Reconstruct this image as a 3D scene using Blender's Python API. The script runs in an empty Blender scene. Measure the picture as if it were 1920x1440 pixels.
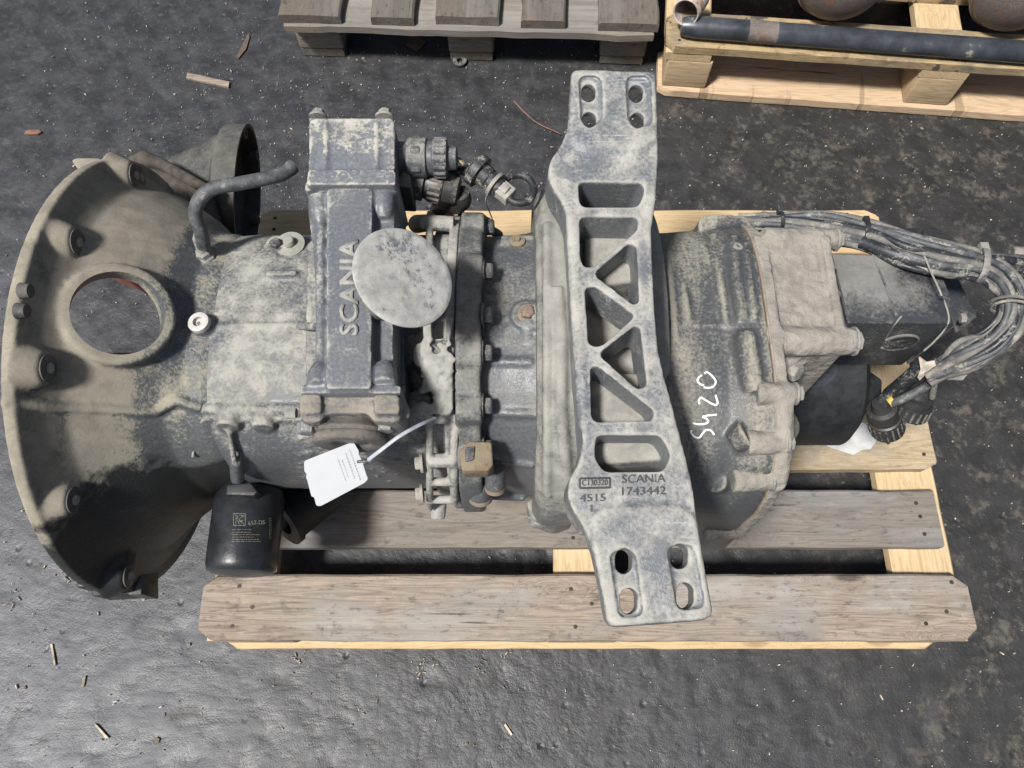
import bpy, bmesh, math, random
from mathutils import Vector, Matrix, noise
from mathutils.bvhtree import BVHTree
from math import sin, cos, tan, atan, atan2, pi, radians as RD
random.seed(11)
scene = bpy.context.scene
C = scene.collection
# ------------------------------------------------------------------ camera, sky, sun, exposure
F, T, H = 1442.0, RD(22), 1.40          # focal length in photo pixels, tilt from straight down, height
CAM = Vector((0, 0, H)); RT = Vector((1, 0, 0))
FW = Vector((0, sin(T), -cos(T))); UP = Vector((0, cos(T), sin(T)))
cd = bpy.data.cameras.new('camera'); cd.sensor_width = 36; cd.lens = F / 1920 * 36
cd.clip_start = .02; cd.clip_end = 200
cam = bpy.data.objects.new('camera', cd); cam.location = CAM; cam.rotation_euler = (T, 0, 0)
C.objects.link(cam); scene.camera = cam
SUN = Vector((-.38, -.30, .875)).normalized()
world = bpy.data.worlds.new('World'); scene.world = world; world.use_nodes = True
wn = world.node_tree.nodes; wl = world.node_tree.links
sky = wn.new('ShaderNodeTexSky'); sky.sky_type = 'NISHITA'; sky.sun_disc = False
sky.sun_elevation = math.asin(SUN.z); sky.sun_rotation = atan2(SUN.x, SUN.y)
sky.air_density = 1.0; sky.dust_density = 4.0; sky.ozone_density = 1.0
wl.new(sky.outputs[0], wn['Background'].inputs['Color']); wn['Background'].inputs['Strength'].default_value = .05
sd = bpy.data.lights.new('sun', 'SUN'); sd.energy = 4.0; sd.angle = RD(8); sd.color = (1, .98, .95)
so = bpy.data.objects.new('sun', sd); so.rotation_euler = SUN.to_track_quat('Z', 'Y').to_euler(); so.location = SUN * 8
C.objects.link(so)
vs = scene.view_settings
scene.display_settings.display_device = 'sRGB'
vs.view_transform = 'Standard'; vs.look = 'None'; vs.exposure = 0.74; vs.gamma = 1; vs.use_curve_mapping = False

# ------------------------------------------------------------------ photo pixel -> place
def ray(px, py): return (FW + RT * ((px - 960) / F) + UP * ((720 - py) / F)).normalized()
def W(px, py, z):
    d = ray(px, py); return CAM + d * ((z - H) / d.z)
def onplane(px, py, P, N):
    d = ray(px, py); return CAM + d * ((P - CAM).dot(N) / d.dot(N))
def dep(P): return (P - CAM).dot(FW)
def ang(py): return T - atan((py - 720) / F)
def hit(bv, px, py):
    r = bv.ray_cast(CAM, ray(px, py))
    return r[0], r[1]
def hitz(bv, px, py, z):
    l, n = hit(bv, px, py)
    return (l, n) if l is not None else (W(px, py, z), Vector((0, 0, 1)))

# ------------------------------------------------------------------ mesh helpers
def loop(bm, pts): return [bm.verts.new(p) for p in pts]
def skin(bm, A, B):
    n = len(A)
    for i in range(n): bm.faces.new((A[i], A[(i + 1) % n], B[(i + 1) % n], B[i]))
def prism3(bm, bot, top):
    a = loop(bm, bot); b = loop(bm, top); skin(bm, a, b)
    bm.faces.new(list(reversed(a))); bm.faces.new(b)
def rp(pts, r=6, n=4):
    out = []; m = len(pts)
    for i in range(m):
        p0, p1, p2 = Vector(pts[i - 1]), Vector(pts[i]), Vector(pts[(i + 1) % m])
        a = (p0 - p1); b = (p2 - p1)
        ra = min(r, a.length * .45, b.length * .45)
        A = p1 + a.normalized() * ra; B = p1 + b.normalized() * ra
        for k in range(n + 1):
            t = k / n; q = A * (1 - t) ** 2 + p1 * 2 * t * (1 - t) + B * t * t
            out.append((q.x, q.y))
    return out
def ccw(pts):
    s = sum(pts[i - 1][0] * pts[i][1] - pts[i][0] * pts[i - 1][1] for i in range(len(pts)))
    return list(pts) if s < 0 else list(reversed(pts))      # pixel y points down
def pprism(bm, pts, z, h, r=6, grow=0, n=4):
    """outline seen in the photo at height z, extruded down h metres, base grown outwards"""
    P = [W(x, y, z) for x, y in (ccw(rp(pts, r, n)) if r else ccw(pts))]
    c = sum(P, Vector()) / len(P)
    B = [p + Vector((0, 0, -h)) + (p - c).normalized() * grow for p in P]
    prism3(bm, B, P)
def frames(pts):
    fr = []; t0 = (pts[1] - pts[0]).normalized()
    a = Vector((0, 0, 1)) if abs(t0.z) < .9 else Vector((1, 0, 0))
    u = t0.cross(a).normalized()
    for i, p in enumerate(pts):
        t = (pts[min(i + 1, len(pts) - 1)] - pts[max(i - 1, 0)]).normalized()
        u = (u - t * u.dot(t)).normalized(); fr.append((p, u, t.cross(u)))
    return fr
def tube(bm, pts, r, seg=10, cap=True, flat=1.0):
    pts = [Vector(p) for p in pts]; prev = None; first = None
    for i, (p, u, v) in enumerate(frames(pts)):
        rr = r[i] if isinstance(r, (list, tuple)) else r
        L = loop(bm, [p + (u * cos(2 * pi * k / seg) + v * sin(2 * pi * k / seg) * flat) * rr for k in range(seg)])
        if prev: skin(bm, prev, L)
        else: first = L
        prev = L
    if cap: bm.faces.new(list(reversed(first))); bm.faces.new(prev)
def smooth_path(pts, n=6):
    pts = [Vector(p) for p in pts]; P = [pts[0] * 2 - pts[1]] + pts + [pts[-1] * 2 - pts[-2]]; out = []
    for i in range(1, len(P) - 2):
        a, b, c, d = P[i - 1:i + 3]
        for k in range(n):
            t = k / n
            out.append(.5 * ((2 * b) + (c - a) * t + (2 * a - 5 * b + 4 * c - d) * t * t + (3 * b - a - 3 * c + d) * t ** 3))
    out.append(pts[-1]); return out
def cyl(bm, p0, p1, r0, r1=None, seg=20): tube(bm, [p0, p1], [r0, r0 if r1 is None else r1], seg)
def lathe(bm, p, ax, prof, seg=32):
    """closed solid of revolution: prof = [(along, radius)...]"""
    ax = Vector(ax).normalized(); u = ax.orthogonal().normalized(); v = ax.cross(u); prev = None
    for t, r in prof:
        L = loop(bm, [p + ax * t + (u * cos(2 * pi * k / seg) + v * sin(2 * pi * k / seg)) * max(r, 1e-4) for k in range(seg)])
        if prev: skin(bm, prev, L)
        else: bm.faces.new(list(reversed(L)))
        prev = L
    bm.faces.new(prev)
def box(bm, c, s, M=None):
    c = Vector(c); M = M or Matrix.Identity(3)
    q = [M @ Vector((x * s[0] / 2, y * s[1] / 2, z * s[2] / 2)) for z in (-1, 1) for x, y in ((-1, -1), (1, -1), (1, 1), (-1, 1))]
    prism3(bm, [c + p for p in q[:4]], [c + p for p in q[4:]])
def ball(bm, c, r, sc=(1, 1, 1)):
    m = Matrix.Translation(c) @ Matrix.Diagonal((sc[0] * r, sc[1] * r, sc[2] * r, 1))
    bmesh.ops.create_uvsphere(bm, u_segments=16, v_segments=10, radius=1, matrix=m)
def section(x, yc, zc, ry, rz, p, n=72):
    out = []
    for k in range(n):
        a = 2 * pi * k / n; c, s = cos(a), sin(a)
        out.append(Vector((x, yc + ry * math.copysign(abs(c) ** (2 / p), c), zc + rz * math.copysign(abs(s) ** (2 / p), s))))
    return out
def loft(bm, secs):
    prev = None
    for s in secs:
        L = loop(bm, section(*s))
        if prev: skin(bm, prev, L)
        else: bm.faces.new(list(reversed(L)))
        prev = L
    bm.faces.new(prev)
def fit(yt, yb, zc=.41, p=2.0, k=1.0):
    """axis y and half width of a section whose far and near outlines lie on photo rows yt, yb"""
    A, B = ang(yt), ang(yb); q = p / (p - 1)
    h = lambda a: (abs(cos(a)) ** q + abs(k * sin(a)) ** q) ** (1 / q)
    # Yc cosA + a hA = (H-zc) sinA ; Yc cosB - a hB = (H-zc) sinB
    a1, b1, c1 = cos(A), h(A), (H - zc) * sin(A); a2, b2, c2 = cos(B), -h(B), (H - zc) * sin(B)
    D = a1 * b2 - a2 * b1
    return (c1 * b2 - c2 * b1) / D, (a1 * c2 - a2 * c1) / D
def S(x, yt, yb, zc=.41, p=2.0, k=1.0):
    yc, a = fit(yt, yb, zc, p, k); return (x, yc, zc, a, a * k, p)
def bvh(bm):
    bmesh.ops.recalc_face_normals(bm, faces=bm.faces); return BVHTree.FromBMesh(bm)

WL = {}
def finish(name, bm, mat, parent=None, voxel=None, smooth=6, origin=None, flat=False, bevel=0, local=False, sharp=None, cut=None, tri=False):
    bmesh.ops.recalc_face_normals(bm, faces=bm.faces)
    me = bpy.data.meshes.new(name); bm.to_mesh(me); bm.free()
    ob = bpy.data.objects.new(name, me); C.objects.link(ob)
    for m in (mat if isinstance(mat, (list, tuple)) else [mat]): me.materials.append(m)
    if voxel or bevel or cut:
        if voxel:
            m = ob.modifiers.new('r', 'REMESH'); m.mode = 'VOXEL'; m.voxel_size = voxel; m.use_smooth_shade = True
            if smooth: s = ob.modifiers.new('s', 'SMOOTH'); s.factor = .5; s.iterations = smooth
        if bevel:
            b = ob.modifiers.new('b', 'BEVEL'); b.width = bevel; b.segments = 3; b.limit_method = 'ANGLE'; b.angle_limit = RD(35)
        if cut:
            for c in cut:
                m = ob.modifiers.new('c', 'BOOLEAN'); m.operation = 'DIFFERENCE'; m.solver = 'EXACT'; m.object = c
                m.material_mode = 'TRANSFER'
        dg = bpy.context.evaluated_depsgraph_get()
        nm = bpy.data.meshes.new_from_object(ob.evaluated_get(dg)); nm.name = name
        ob.modifiers.clear(); ob.data = nm; bpy.data.meshes.remove(me); me = nm
    if not flat:
        me.polygons.foreach_set('use_smooth', [True] * len(me.polygons))
        if not voxel or sharp: me.set_sharp_from_angle(angle=RD(sharp or 40))
    vs_ = me.vertices
    if origin is None:
        lo = Vector([min(v.co[i] for v in vs_) for i in range(3)]); hi = Vector([max(v.co[i] for v in vs_) for i in range(3)])
        origin = (lo + hi) / 2
    me.transform(Matrix.Translation(-origin))
    ob.location = origin - (WL[parent] if parent else Vector())
    if parent: ob.parent = parent
    WL[ob] = origin.copy()
    return ob
def tag(o, label, cat=None, group=None, kind=None):
    if label: o['label'] = label
    if cat: o['category'] = cat
    if group: o['group'] = group
    if kind: o['kind'] = kind
    return o
def root(name, loc, label, cat, group=None, rz=0):
    o = bpy.data.objects.new(name, None); o.empty_display_size = .1; o.location = loc; o.rotation_euler = (0, 0, rz)
    C.objects.link(o); WL[o] = Vector() if rz else Vector(loc); return tag(o, label, cat, group)
def temp(bm, mat=None):
    bmesh.ops.recalc_face_normals(bm, faces=bm.faces)
    me = bpy.data.meshes.new('temp'); bm.to_mesh(me); bm.free()
    o = bpy.data.objects.new('temp', me); C.objects.link(o)
    if mat: me.materials.append(mat)
    return o
def drop(*obs):
    for o in obs:
        me = o.data; bpy.data.objects.remove(o); bpy.data.meshes.remove(me)

# ------------------------------------------------------------------ materials
class G:
    def __init__(s, name):
        s.m = bpy.data.materials.new(name); s.m.use_nodes = True; s.t = s.m.node_tree; s.b = s.t.nodes['Principled BSDF']
        s.co = s.t.nodes.new('ShaderNodeTexCoord').outputs['Object']; s.geo = s.t.nodes.new('ShaderNodeNewGeometry')
    def n(s, typ, ins=(), **kw):
        d = s.t.nodes.new('ShaderNode' + typ)
        for k, v in kw.items(): setattr(d, k, v)
        for k, v in (ins.items() if isinstance(ins, dict) else enumerate(ins)):
            if v is None: continue
            if isinstance(v, bpy.types.NodeSocket): s.t.links.new(v, d.inputs[k])
            else: d.inputs[k].default_value = v
        return d
    def math(s, op, a, b=None): return s.n('Math', (a, b), operation=op).outputs[0]
    def noise(s, sc, det=4, ro=.6, co=None, dist=0):
        return s.n('TexNoise', {'Vector': co or s.co, 'Scale': sc, 'Detail': det, 'Roughness': ro, 'Distortion': dist}).outputs['Fac']
    def vor(s, sc, co=None, feat='F1'):
        return s.n('TexVoronoi', {'Vector': co or s.co, 'Scale': sc}, feature=feat).outputs['Distance']
    def mix(s, f, a, b, mode='MIX'):
        d = s.n('Mix', data_type='RGBA', blend_type=mode)
        for i, v in ((0, f), (6, a), (7, b)):
            if isinstance(v, bpy.types.NodeSocket): s.t.links.new(v, d.inputs[i])
            else: d.inputs[i].default_value = v if i == 0 else (*v, 1) if len(v) == 3 else v
        return d.outputs[2]
    def step(s, v, lo, hi, a=0., b=1.):
        return s.n('MapRange', (v, lo, hi, a, b), interpolation_type='SMOOTHSTEP').outputs[0]
    def mapv(s, sc=(1, 1, 1), rnd=True):
        v = s.n('Mapping', {'Vector': s.co, 'Scale': sc}).outputs[0]
        if rnd:
            r = s.n('ObjectInfo').outputs['Random']
            v = s.n('VectorMath', (v, s.n('CombineXYZ', (s.math('MULTIPLY', r, 37.), s.math('MULTIPLY', r, 91.), s.math('MULTIPLY', r, 53.))).outputs[0])).outputs[0]
        return v
    def sep(s, v=None): return s.n('SeparateXYZ', (v or s.co,)).outputs
    def bump(s, h, st=.5, d=.002, prev=None):
        return s.n('Bump', {'Height': h, 'Strength': st, 'Distance': d, 'Normal': prev}).outputs[0]
    def out(s, col, ro=.6, nor=None, metal=0, spec=.5):
        for k, v in (('Base Color', col), ('Roughness', ro), ('Normal', nor), ('Metallic', metal), ('Specular IOR Level', spec)):
            if v is None: continue
            if isinstance(v, bpy.types.NodeSocket): s.t.links.new(v, s.b.inputs[k])
            else: s.b.inputs[k].default_value = (*v, 1) if isinstance(v, tuple) else v
        return s.m

SLATE = (.045, .056, .068); DUST = (.27, .255, .21)
def dusty(name, paint=SLATE, dust=DUST, cover=.5, up=.30, rough=(.42, .9), grain=1.0, soft=.10, rust=0, oil=None, lump=0, metal=0, scratch=0, stretch=None, post=None, dust2=None, edge=1.5, film=1.0):
    g = G(name); v = g.mapv(stretch or (1, 1, 1))
    n1 = g.noise(10, 5, .60, v); n2 = g.noise(34, 6, .66, v, .3); n3 = g.noise(260, 3, .6); n4 = g.noise(900, 2, .6)
    nz = g.sep(g.geo.outputs['Normal'])[2]
    a = g.math('ADD', g.math('MULTIPLY', n1, .85), g.math('MULTIPLY', n2, .58))
    a = g.math('ADD', a, g.math('ADD', g.math('MULTIPLY', n3, .45), g.math('MULTIPLY', n4, .30)))
    a = g.math('ADD', a, g.math('MULTIPLY', nz, up))
    pt = g.math('SUBTRACT', g.geo.outputs['Pointiness'], .5)
    a = g.math('ADD', a, g.math('MULTIPLY', pt, edge))
    if post: a = g.math('ADD', a, post(g, n1, n2))
    soft = soft * 1.05; c = 1.09 + up * .55 + (.5 - cover) * .8
    m = g.step(a, c - soft, c + soft)
    thin = g.step(n1, .3, .7, .03 * film, .16 * film)                       # a film of dust everywhere
    m = g.math('MAXIMUM', m, thin)
    dcol = g.mix(g.step(n2, .3, .7), [x * .74 for x in dust], [min(1, x * 1.15) for x in dust])
    dcol = g.mix(g.step(n4, .35, .75, 0, .35), dcol, [x * .45 for x in dust])
    if dust2: dcol = g.mix(dust2[1](g, n1, n2), dcol, g.mix(n3, [x * .8 for x in dust2[0]], [x * 1.15 for x in dust2[0]]))
    pcol = g.mix(g.step(n3, .35, .7), paint, [x * 1.5 for x in paint])
    col = g.mix(m, pcol, dcol)
    if scratch:                                                  # rubbed, scuffed metal
        sv = g.n('Mapping', {'Vector': g.co, 'Rotation': (0, 0, .7), 'Scale': (14, 420, 14)}).outputs[0]
        sm = g.math('MULTIPLY', g.step(g.noise(1., 3, .6, sv), .60, .66), g.step(g.noise(13, 4, .6, v), .48, .62, 0, scratch)); col = g.mix(sm, col, [x * 3.2 for x in paint])
        wm = g.step(g.noise(16, 4, .6), .60, .68, 0, scratch * .8); col = g.mix(wm, col, g.mix(n3, [x * .8 for x in paint], [x * 1.3 for x in paint]))
    if rust:
        rm = g.step(g.noise(16, 5, .7, v, .5), .62 - rust * .2, .70 - rust * .15)
        col = g.mix(rm, col, g.mix(n3, (.12, .050, .022), (.21, .095, .040)))
    ro = g.step(m, 0, 1, rough[0], rough[1])
    hgt = g.math('ADD', g.math('MULTIPLY', m, .55), g.math('ADD', g.math('MULTIPLY', n3, .5 * grain), g.math('MULTIPLY', n4, .22 * grain)))
    nor = g.bump(hgt, .55, .0011)
    if lump:
        l = g.math('ADD', g.noise(60, 5, .7, v), g.math('MULTIPLY', g.vor(90, v), .5)); nor = g.bump(l, .8, .004 * lump, nor)
    if oil:                                                     # wet, oil-soaked area with a ragged edge of its own: oil(g) -> mask
        om = oil(g, n2, n1)
        col = g.mix(om, col, g.mix(n3, (.010, .011, .011), (.022, .022, .020)))
        ro = g.math('ADD', g.math('MULTIPLY', ro, g.math('SUBTRACT', 1., om)), g.math('MULTIPLY', om, .48))
    return g.out(col, ro, nor, metal)
def plain(name, col, rough=.5, metal=0, var=.35, sc=60, bump=.3, dust=0, spec=.5):
    g = G(name); v = g.mapv(); n = g.noise(sc, 5, .65, v); n2 = g.noise(sc * 8, 2, .6, v)
    c = g.mix(g.step(n, .3, .7), [x * (1 - var) for x in col], [min(1, x * (1 + var)) for x in col])
    if dust:
        c = g.mix(g.step(g.math('ADD', n, g.math('MULTIPLY', n2, .3)), .78 - dust * .35, .9 - dust * .25, 0, .85), c, DUST)
    return g.out(c, g.step(n, .3, .7, max(.05, rough - .1), min(1, rough + .12)), g.bump(g.math('ADD', n2, n), bump, .0006), metal, spec)
def wood(name, light, dark, grey=None, gm=.5, knots=.8, dirt=.4, bumpk=1.0, axis='x', rough=.78, stain=None, saw=0, ringk=.30, speck=0):
    g = G(name)
    sc = (1, 1, 1)
    s1 = {'x': (1.0, 11, 11), 'y': (11, 1.0, 11)}[axis]; s2 = {'x': (5, 140, 140), 'y': (140, 5, 140)}[axis]; s3 = {'x': (1.5, 32, 32), 'y': (32, 1.5, 32)}[axis]
    v0 = g.mapv(); v1 = g.mapv(s1); v2 = g.mapv(s2); v3 = g.mapv(s3)
    kv = g.mapv({'x': (3.2, 9.5, 3), 'y': (9.5, 3.2, 3)}[axis])
    kd = g.vor(1.0, kv)
    warp = g.step(kd, 0, .28, 1.2, 0)                          # grain bends around the knots
    n1 = g.n('TexNoise', {'Vector': g.n('VectorMath', (v1, g.n('CombineXYZ', (warp, warp, warp)).outputs[0])).outputs[0], 'Scale': 2.2, 'Detail': 3, 'Roughness': .5, 'Distortion': .25}).outputs['Fac']
    rings = g.math('ABSOLUTE', g.math('SINE', g.math('MULTIPLY', n1, 55.)))
    n2 = g.noise(1.0, 4, .65, v2); n3 = g.noise(1.0, 6, .7, v3)
    f = g.math('ADD', g.math('MULTIPLY', g.math('SUBTRACT', 1., rings), ringk), g.math('ADD', g.math('MULTIPLY', n2, .50), g.math('MULTIPLY', n3, .45)))
    col = g.mix(g.step(f, .30, .95), light, dark)
    nb = g.noise(6, 5, .62, v0)
    if grey: col = g.mix(g.step(g.math('ADD', nb, g.math('MULTIPLY', n3, .3)), .82 - gm * .5, 1.0 - gm * .45), col, g.mix(g.step(n3, .3, .7), [x * .65 for x in grey], [x * 1.3 for x in grey]))
    kk = g.step(kd, .045, .10, knots, 0); col = g.mix(kk, col, [x * .35 for x in dark])
    dm = g.step(g.noise(22, 7, .72, v0), .56, .72, 0, dirt); col = g.mix(dm, col, (.045, .042, .040))
    if stain: col = g.mix(g.step(g.noise(9, 5, .7, v0), .575, .62, 0, .9), col, stain)
    cr = g.step(g.noise(1.0, 3, .55, g.mapv({'x': (2.2, 75, 20), 'y': (75, 2.2, 20)}[axis])), .70, .76, 0, .75)    # drying cracks
    col = g.mix(cr, col, (.02, .017, .014))
    if speck:                                                    # dents, ground-in grit, bruised pale and rusty spots
        q = g.noise(1., 5, .7, g.mapv({'x': (38, 110, 110), 'y': (110, 38, 110)}[axis])); col = g.mix(g.step(q, .56, .66, 0, speck), col, [x * .42 for x in dark]); col = g.mix(g.step(q, .44, .34, 0, speck * .7), col, [min(1, x * 1.35) for x in light])
        col = g.mix(g.step(g.noise(13, 6, .7, v0), .64, .72, 0, speck * .8), col, (.20, .115, .07))
    h = g.math('SUBTRACT', g.math('ADD', g.math('MULTIPLY', n2, .8), g.math('MULTIPLY', n3, .6)), g.math('MULTIPLY', cr, 2.0))
    if saw:
        w = g.noise(1.0, 2, .5, g.mapv({'x': (26, 2, 2), 'y': (2, 26, 2)}[axis])); sw = g.step(w, .60, .66); h = g.math('SUBTRACT', h, g.math('MULTIPLY', sw, 1.)); col = g.mix(g.math('MULTIPLY', sw, .55), col, [x * .45 for x in dark])
    return g.out(col, rough, g.bump(h, .6 * bumpk, .0016))

def oil_bell(g, n2, n1):
    s = g.sep(); a = g.math('ADD', g.math('MULTIPLY', s[2], .80), g.math('MULTIPLY', s[1], .55))
    a = g.math('ADD', a, g.math('MULTIPLY', g.math('SUBTRACT', n2, .5), .10)); a = g.math('ADD', a, g.math('MULTIPLY', g.math('SUBTRACT', n1, .5), .22))
    return g.step(a, -.036, -.004, 1, 0)
def bell_post(g, n1, n2):          # washed-off area on the near right of the bell
    s = g.sep(); q = g.math('SUBTRACT', g.math('MULTIPLY', s[0], 4.5), g.math('MULTIPLY', s[1], 1.0)); q = g.math('ADD', q, g.math('MULTIPLY', g.math('SUBTRACT', n1, .5), .5))
    q = g.math('ADD', q, g.math('MULTIPLY', g.math('MAXIMUM', g.math('SUBTRACT', s[0], .025), 0.), 7.))
    return g.step(q, .10, .40, 0, -.36)
def bell_d2(g, n1, n2):
    s = g.sep(); q = g.math('ADD', g.math('SUBTRACT', s[0], g.math('MULTIPLY', s[1], .35)), g.math('MULTIPLY', g.math('SUBTRACT', n2, .5), .12))
    return g.step(q, .0, .10)
M = {}
M['bell'] = dusty('dust_caked_casting', (.050, .056, .062), (.235, .212, .165), cover=.84, up=.42, oil=oil_bell, soft=.13, post=bell_post, dust2=((.24, .225, .175), bell_d2))
M['red'] = plain('red_oxide_primer', (.13, .036, .024), .65, var=.3)
M['case'] = dusty('slate_painted_casting', (0.0565, 0.0615, 0.0689), (.280, .272, .238), cover=.42, up=.22, soft=.17)
M['mid'] = dusty('slate_casting_lightly_dusted', (0.0512, 0.0558, 0.0628), (0.233, 0.222, 0.190), cover=.24, up=.34, soft=.2)
M['ring'] = dusty('pale_dust_on_casting', (0.0722, 0.0754, 0.0806), (0.244, 0.237, 0.208), cover=.66, up=.30, soft=.2)
M['rear'] = dusty('dark_casting_with_dust_streaks', (0.0346, 0.0377, 0.0429), (0.251, 0.236, 0.193), cover=.31, up=.26, soft=.14, stretch=(.9, .16, .16), edge=4)
M['act'] = dusty('blue_grey_painted_cover', (0.0745, 0.0809, 0.0906), (0.266, 0.263, 0.241), cover=.26, up=.10, soft=.12, edge=5)
M['actcap'] = dusty('blue_grey_cover_flaking_dust', (0.0933, 0.1005, 0.1108), (0.323, 0.312, 0.276), cover=.36, stretch=(1.8, 1.8, 1.8), up=.14, soft=.05, grain=1.3, edge=3)
M['actend'] = dusty('greasy_dusty_cover', (0.0754, 0.0804, 0.0879), (0.210, 0.189, 0.156), cover=.50, up=.16, soft=.12, lump=.5)
M['disc'] = dusty('dusty_pressed_plate', (0.1082, 0.1156, 0.1265), (0.336, 0.332, 0.307), cover=.66, up=.0, soft=.08, grain=.4, rough=(.35, .8), stretch=(2.2, 2.2, 2.2), scratch=.8)
M['flange'] = dusty('raw_cast_alloy', (0.0981, 0.1000, 0.1038), (0.304, 0.297, 0.268), cover=.58, up=.30, soft=.14, lump=.6, edge=3)
M['flangedark'] = dusty('dark_cast_flange', (0.0520, 0.0559, 0.0591), (.20, .195, .17), cover=.42, up=.2, soft=.2)
M['bracket'] = dusty('cast_mount_bracket_metal', (0.0857, 0.0923, 0.1014), (.300, .293, .266), cover=.41, up=.16, soft=.17, grain=1.2, edge=6, scratch=.9)
M['letters'] = dusty('cast_letters', (0.0274, 0.0300, 0.0326), (0.276, 0.272, 0.247), cover=.02, up=.0, soft=.15, film=.3, edge=.5)
M['clay'] = dusty('dried_clay_coat', (0.0773, 0.0806, 0.0865), (0.241, 0.223, 0.189), cover=.80, up=.22, soft=.2, lump=1.2)
M['gasket'] = dusty('rusty_gasket_edge', (.16, .10, .072), (.25, .21, .165), cover=.6, up=0, soft=.2)
M['box'] = dusty('black_painted_module', (0.0190, 0.0213, 0.0250), (.16, .157, .145), cover=.02, up=.05, soft=.22, grain=.5, edge=5, rough=(.50, .9), film=.5)
M['boot'] = dusty('dusty_rubber_boot', (0.0478, 0.0480, 0.0490), (0.148, 0.134, 0.112), cover=.55, up=.16, soft=.2, grain=1.4)
M['bolt'] = dusty('dusty_steel_bolt', (0.1664, 0.1697, 0.1755), (0.312, 0.297, 0.261), cover=.5, up=.1, metal=.3)
M['boltdark'] = dusty('dark_steel_bolt', (0.0476, 0.0503, 0.0544), (0.196, 0.189, 0.171), cover=.35, up=.1, metal=.3)
M['rustbolt'] = dusty('rusted_bolt', (.125, .075, .048), (.20, .16, .12), cover=.5, up=.1)
M['rustplate'] = dusty('rusty_flaking_sensor', (.085, .072, .055), (.185, .150, .100), cover=.5, up=.1, rust=.42, grain=1.4)
M['rubber'] = plain('black_rubber', (.022, .023, .025), .6, dust=.35, var=.4)
M['hose'] = plain('dusty_black_hose', (.062, .065, .068), .62, dust=.12, var=.5)
M['grime'] = plain('dark_brown_grime', (.052, .044, .036), .9, var=.5, bump=.8)
M['black'] = plain('black_paint', (.009, .010, .011), .55, var=.3)
M['filter'] = plain('black_filter_paint', (.016, .018, .021), .33, dust=0, var=.25, sc=30)
M['cone'] = dusty('dark_dusty_cone', (0.0235, 0.0239, 0.0246), (0.102, 0.099, 0.086), cover=.50, up=.2, soft=.25)
M['conein'] = plain('black_inside', (.008, .008, .008), .7)
M['plastic'] = dusty('grey_plastic_connector', (0.0463, 0.0507, 0.0576), (0.215, 0.208, 0.187), cover=.32, up=.1, grain=.5)
M['plasticblack'] = dusty('black_plastic_connector', (0.0144, 0.0151, 0.0161), (0.145, 0.134, 0.116), cover=.22, up=.1, grain=.5)
M['white'] = plain('off_white_plastic', (0.396, 0.382, 0.353), .5, var=.15)
M['paper'] = plain('white_card', (.33, .34, .35), .55, var=.03, bump=.05)
M['scrap'] = plain('grey_white_paper', (.40, .40, .39), .7, var=.12, bump=.3)
M['ink'] = plain('grey_print', (.22, .22, .23), .6, bump=0)
M['print'] = plain('pale_yellowish_print', (.15, .142, .108), .6, bump=0, var=.5, sc=300)
M['chalk'] = plain('white_paint_marker', (.72, .73, .72), .7, var=.15, sc=400)
M['tie'] = plain('silver_grey_tie', (0.302, 0.317, 0.346), .35, var=.2)
M['tieblack'] = plain('black_tie', (.02, .022, .025), .5, dust=.2)
M['cable'] = plain('dusty_cable_sheath', (.072, .075, .080), .62, dust=.25, var=.5, sc=45)
M['cabledark'] = plain('black_cable_sheath', (.022, .025, .029), .48, dust=.3, var=.4, sc=45)
M['cablepale'] = plain('pale_dusty_cable', (.135, .13, .115), .75, dust=.3, var=.4, sc=45)
M['tape'] = plain('torn_tape', (.42, .37, .31), .8, var=.4)
M['yellow'] = plain('yellow_tape', (.35, .27, .05), .6)
M['copper'] = plain('bare_wire', (.36, .27, .18), .45)
M['wood_grey'] = wood('weathered_board', (.275, .222, .175), (.098, .074, .055), (.205, .188, .165), .42, .8, .75, 2.2, ringk=.24, speck=.5)
M['wood_dark'] = wood('grey_brown_board', (0.184, 0.160, 0.133), (0.088, 0.073, 0.058), (0.143, 0.136, 0.126), .5, .9, .35, 1.2, ringk=.2, speck=.5)
M['wood_new'] = wood('fresh_pine', (0.475, 0.363, 0.211), (0.363, 0.244, 0.119), None, 0, .5, .10, .7, speck=.22)
M['wood_newy'] = wood('fresh_pine_crosswise', (0.475, 0.370, 0.224), (0.363, 0.251, 0.125), None, 0, .3, .08, .7, axis='y', speck=.22)
M['wood_stain'] = wood('stained_pine', (0.360, 0.288, 0.187), (0.245, 0.180, 0.108), (0.216, 0.187, 0.137), .5, .6, .35, .8, speck=.4)
M['wood_oily'] = wood('oil_spotted_pine', (0.360, 0.266, 0.144), (0.216, 0.144, 0.068), (0.187, 0.151, 0.101), .5, .6, .55, .9, stain=(0.036, 0.030, 0.025), speck=.5)
M['wood_saw'] = wood('rough_sawn_pine', (0.475, 0.353, 0.230), (0.331, 0.230, 0.137), None, 0, .3, .12, 1.2, saw=1)
M['wood_old'] = wood('old_grey_board', (0.118, 0.098, 0.076), (0.060, 0.050, 0.038), (0.104, 0.095, 0.081), .6, .5, .4, 1.3, axis='y', ringk=.15, speck=.6)
M['wood_oldx'] = wood('old_grey_crossboard', (0.196, 0.170, 0.137), (0.110, 0.090, 0.068), (0.179, 0.168, 0.147), .6, .3, .3, 1.1)
M['block'] = wood('pressed_block', (0.418, 0.310, 0.194), (0.288, 0.202, 0.115), None, 0, .2, .1, 1.0)
M['blockold'] = wood('old_block', (.215, .185, .15), (.10, .083, .066), (.16, .15, .135), .5, .3, .4, 1.6, ringk=.15, speck=.7)
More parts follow.
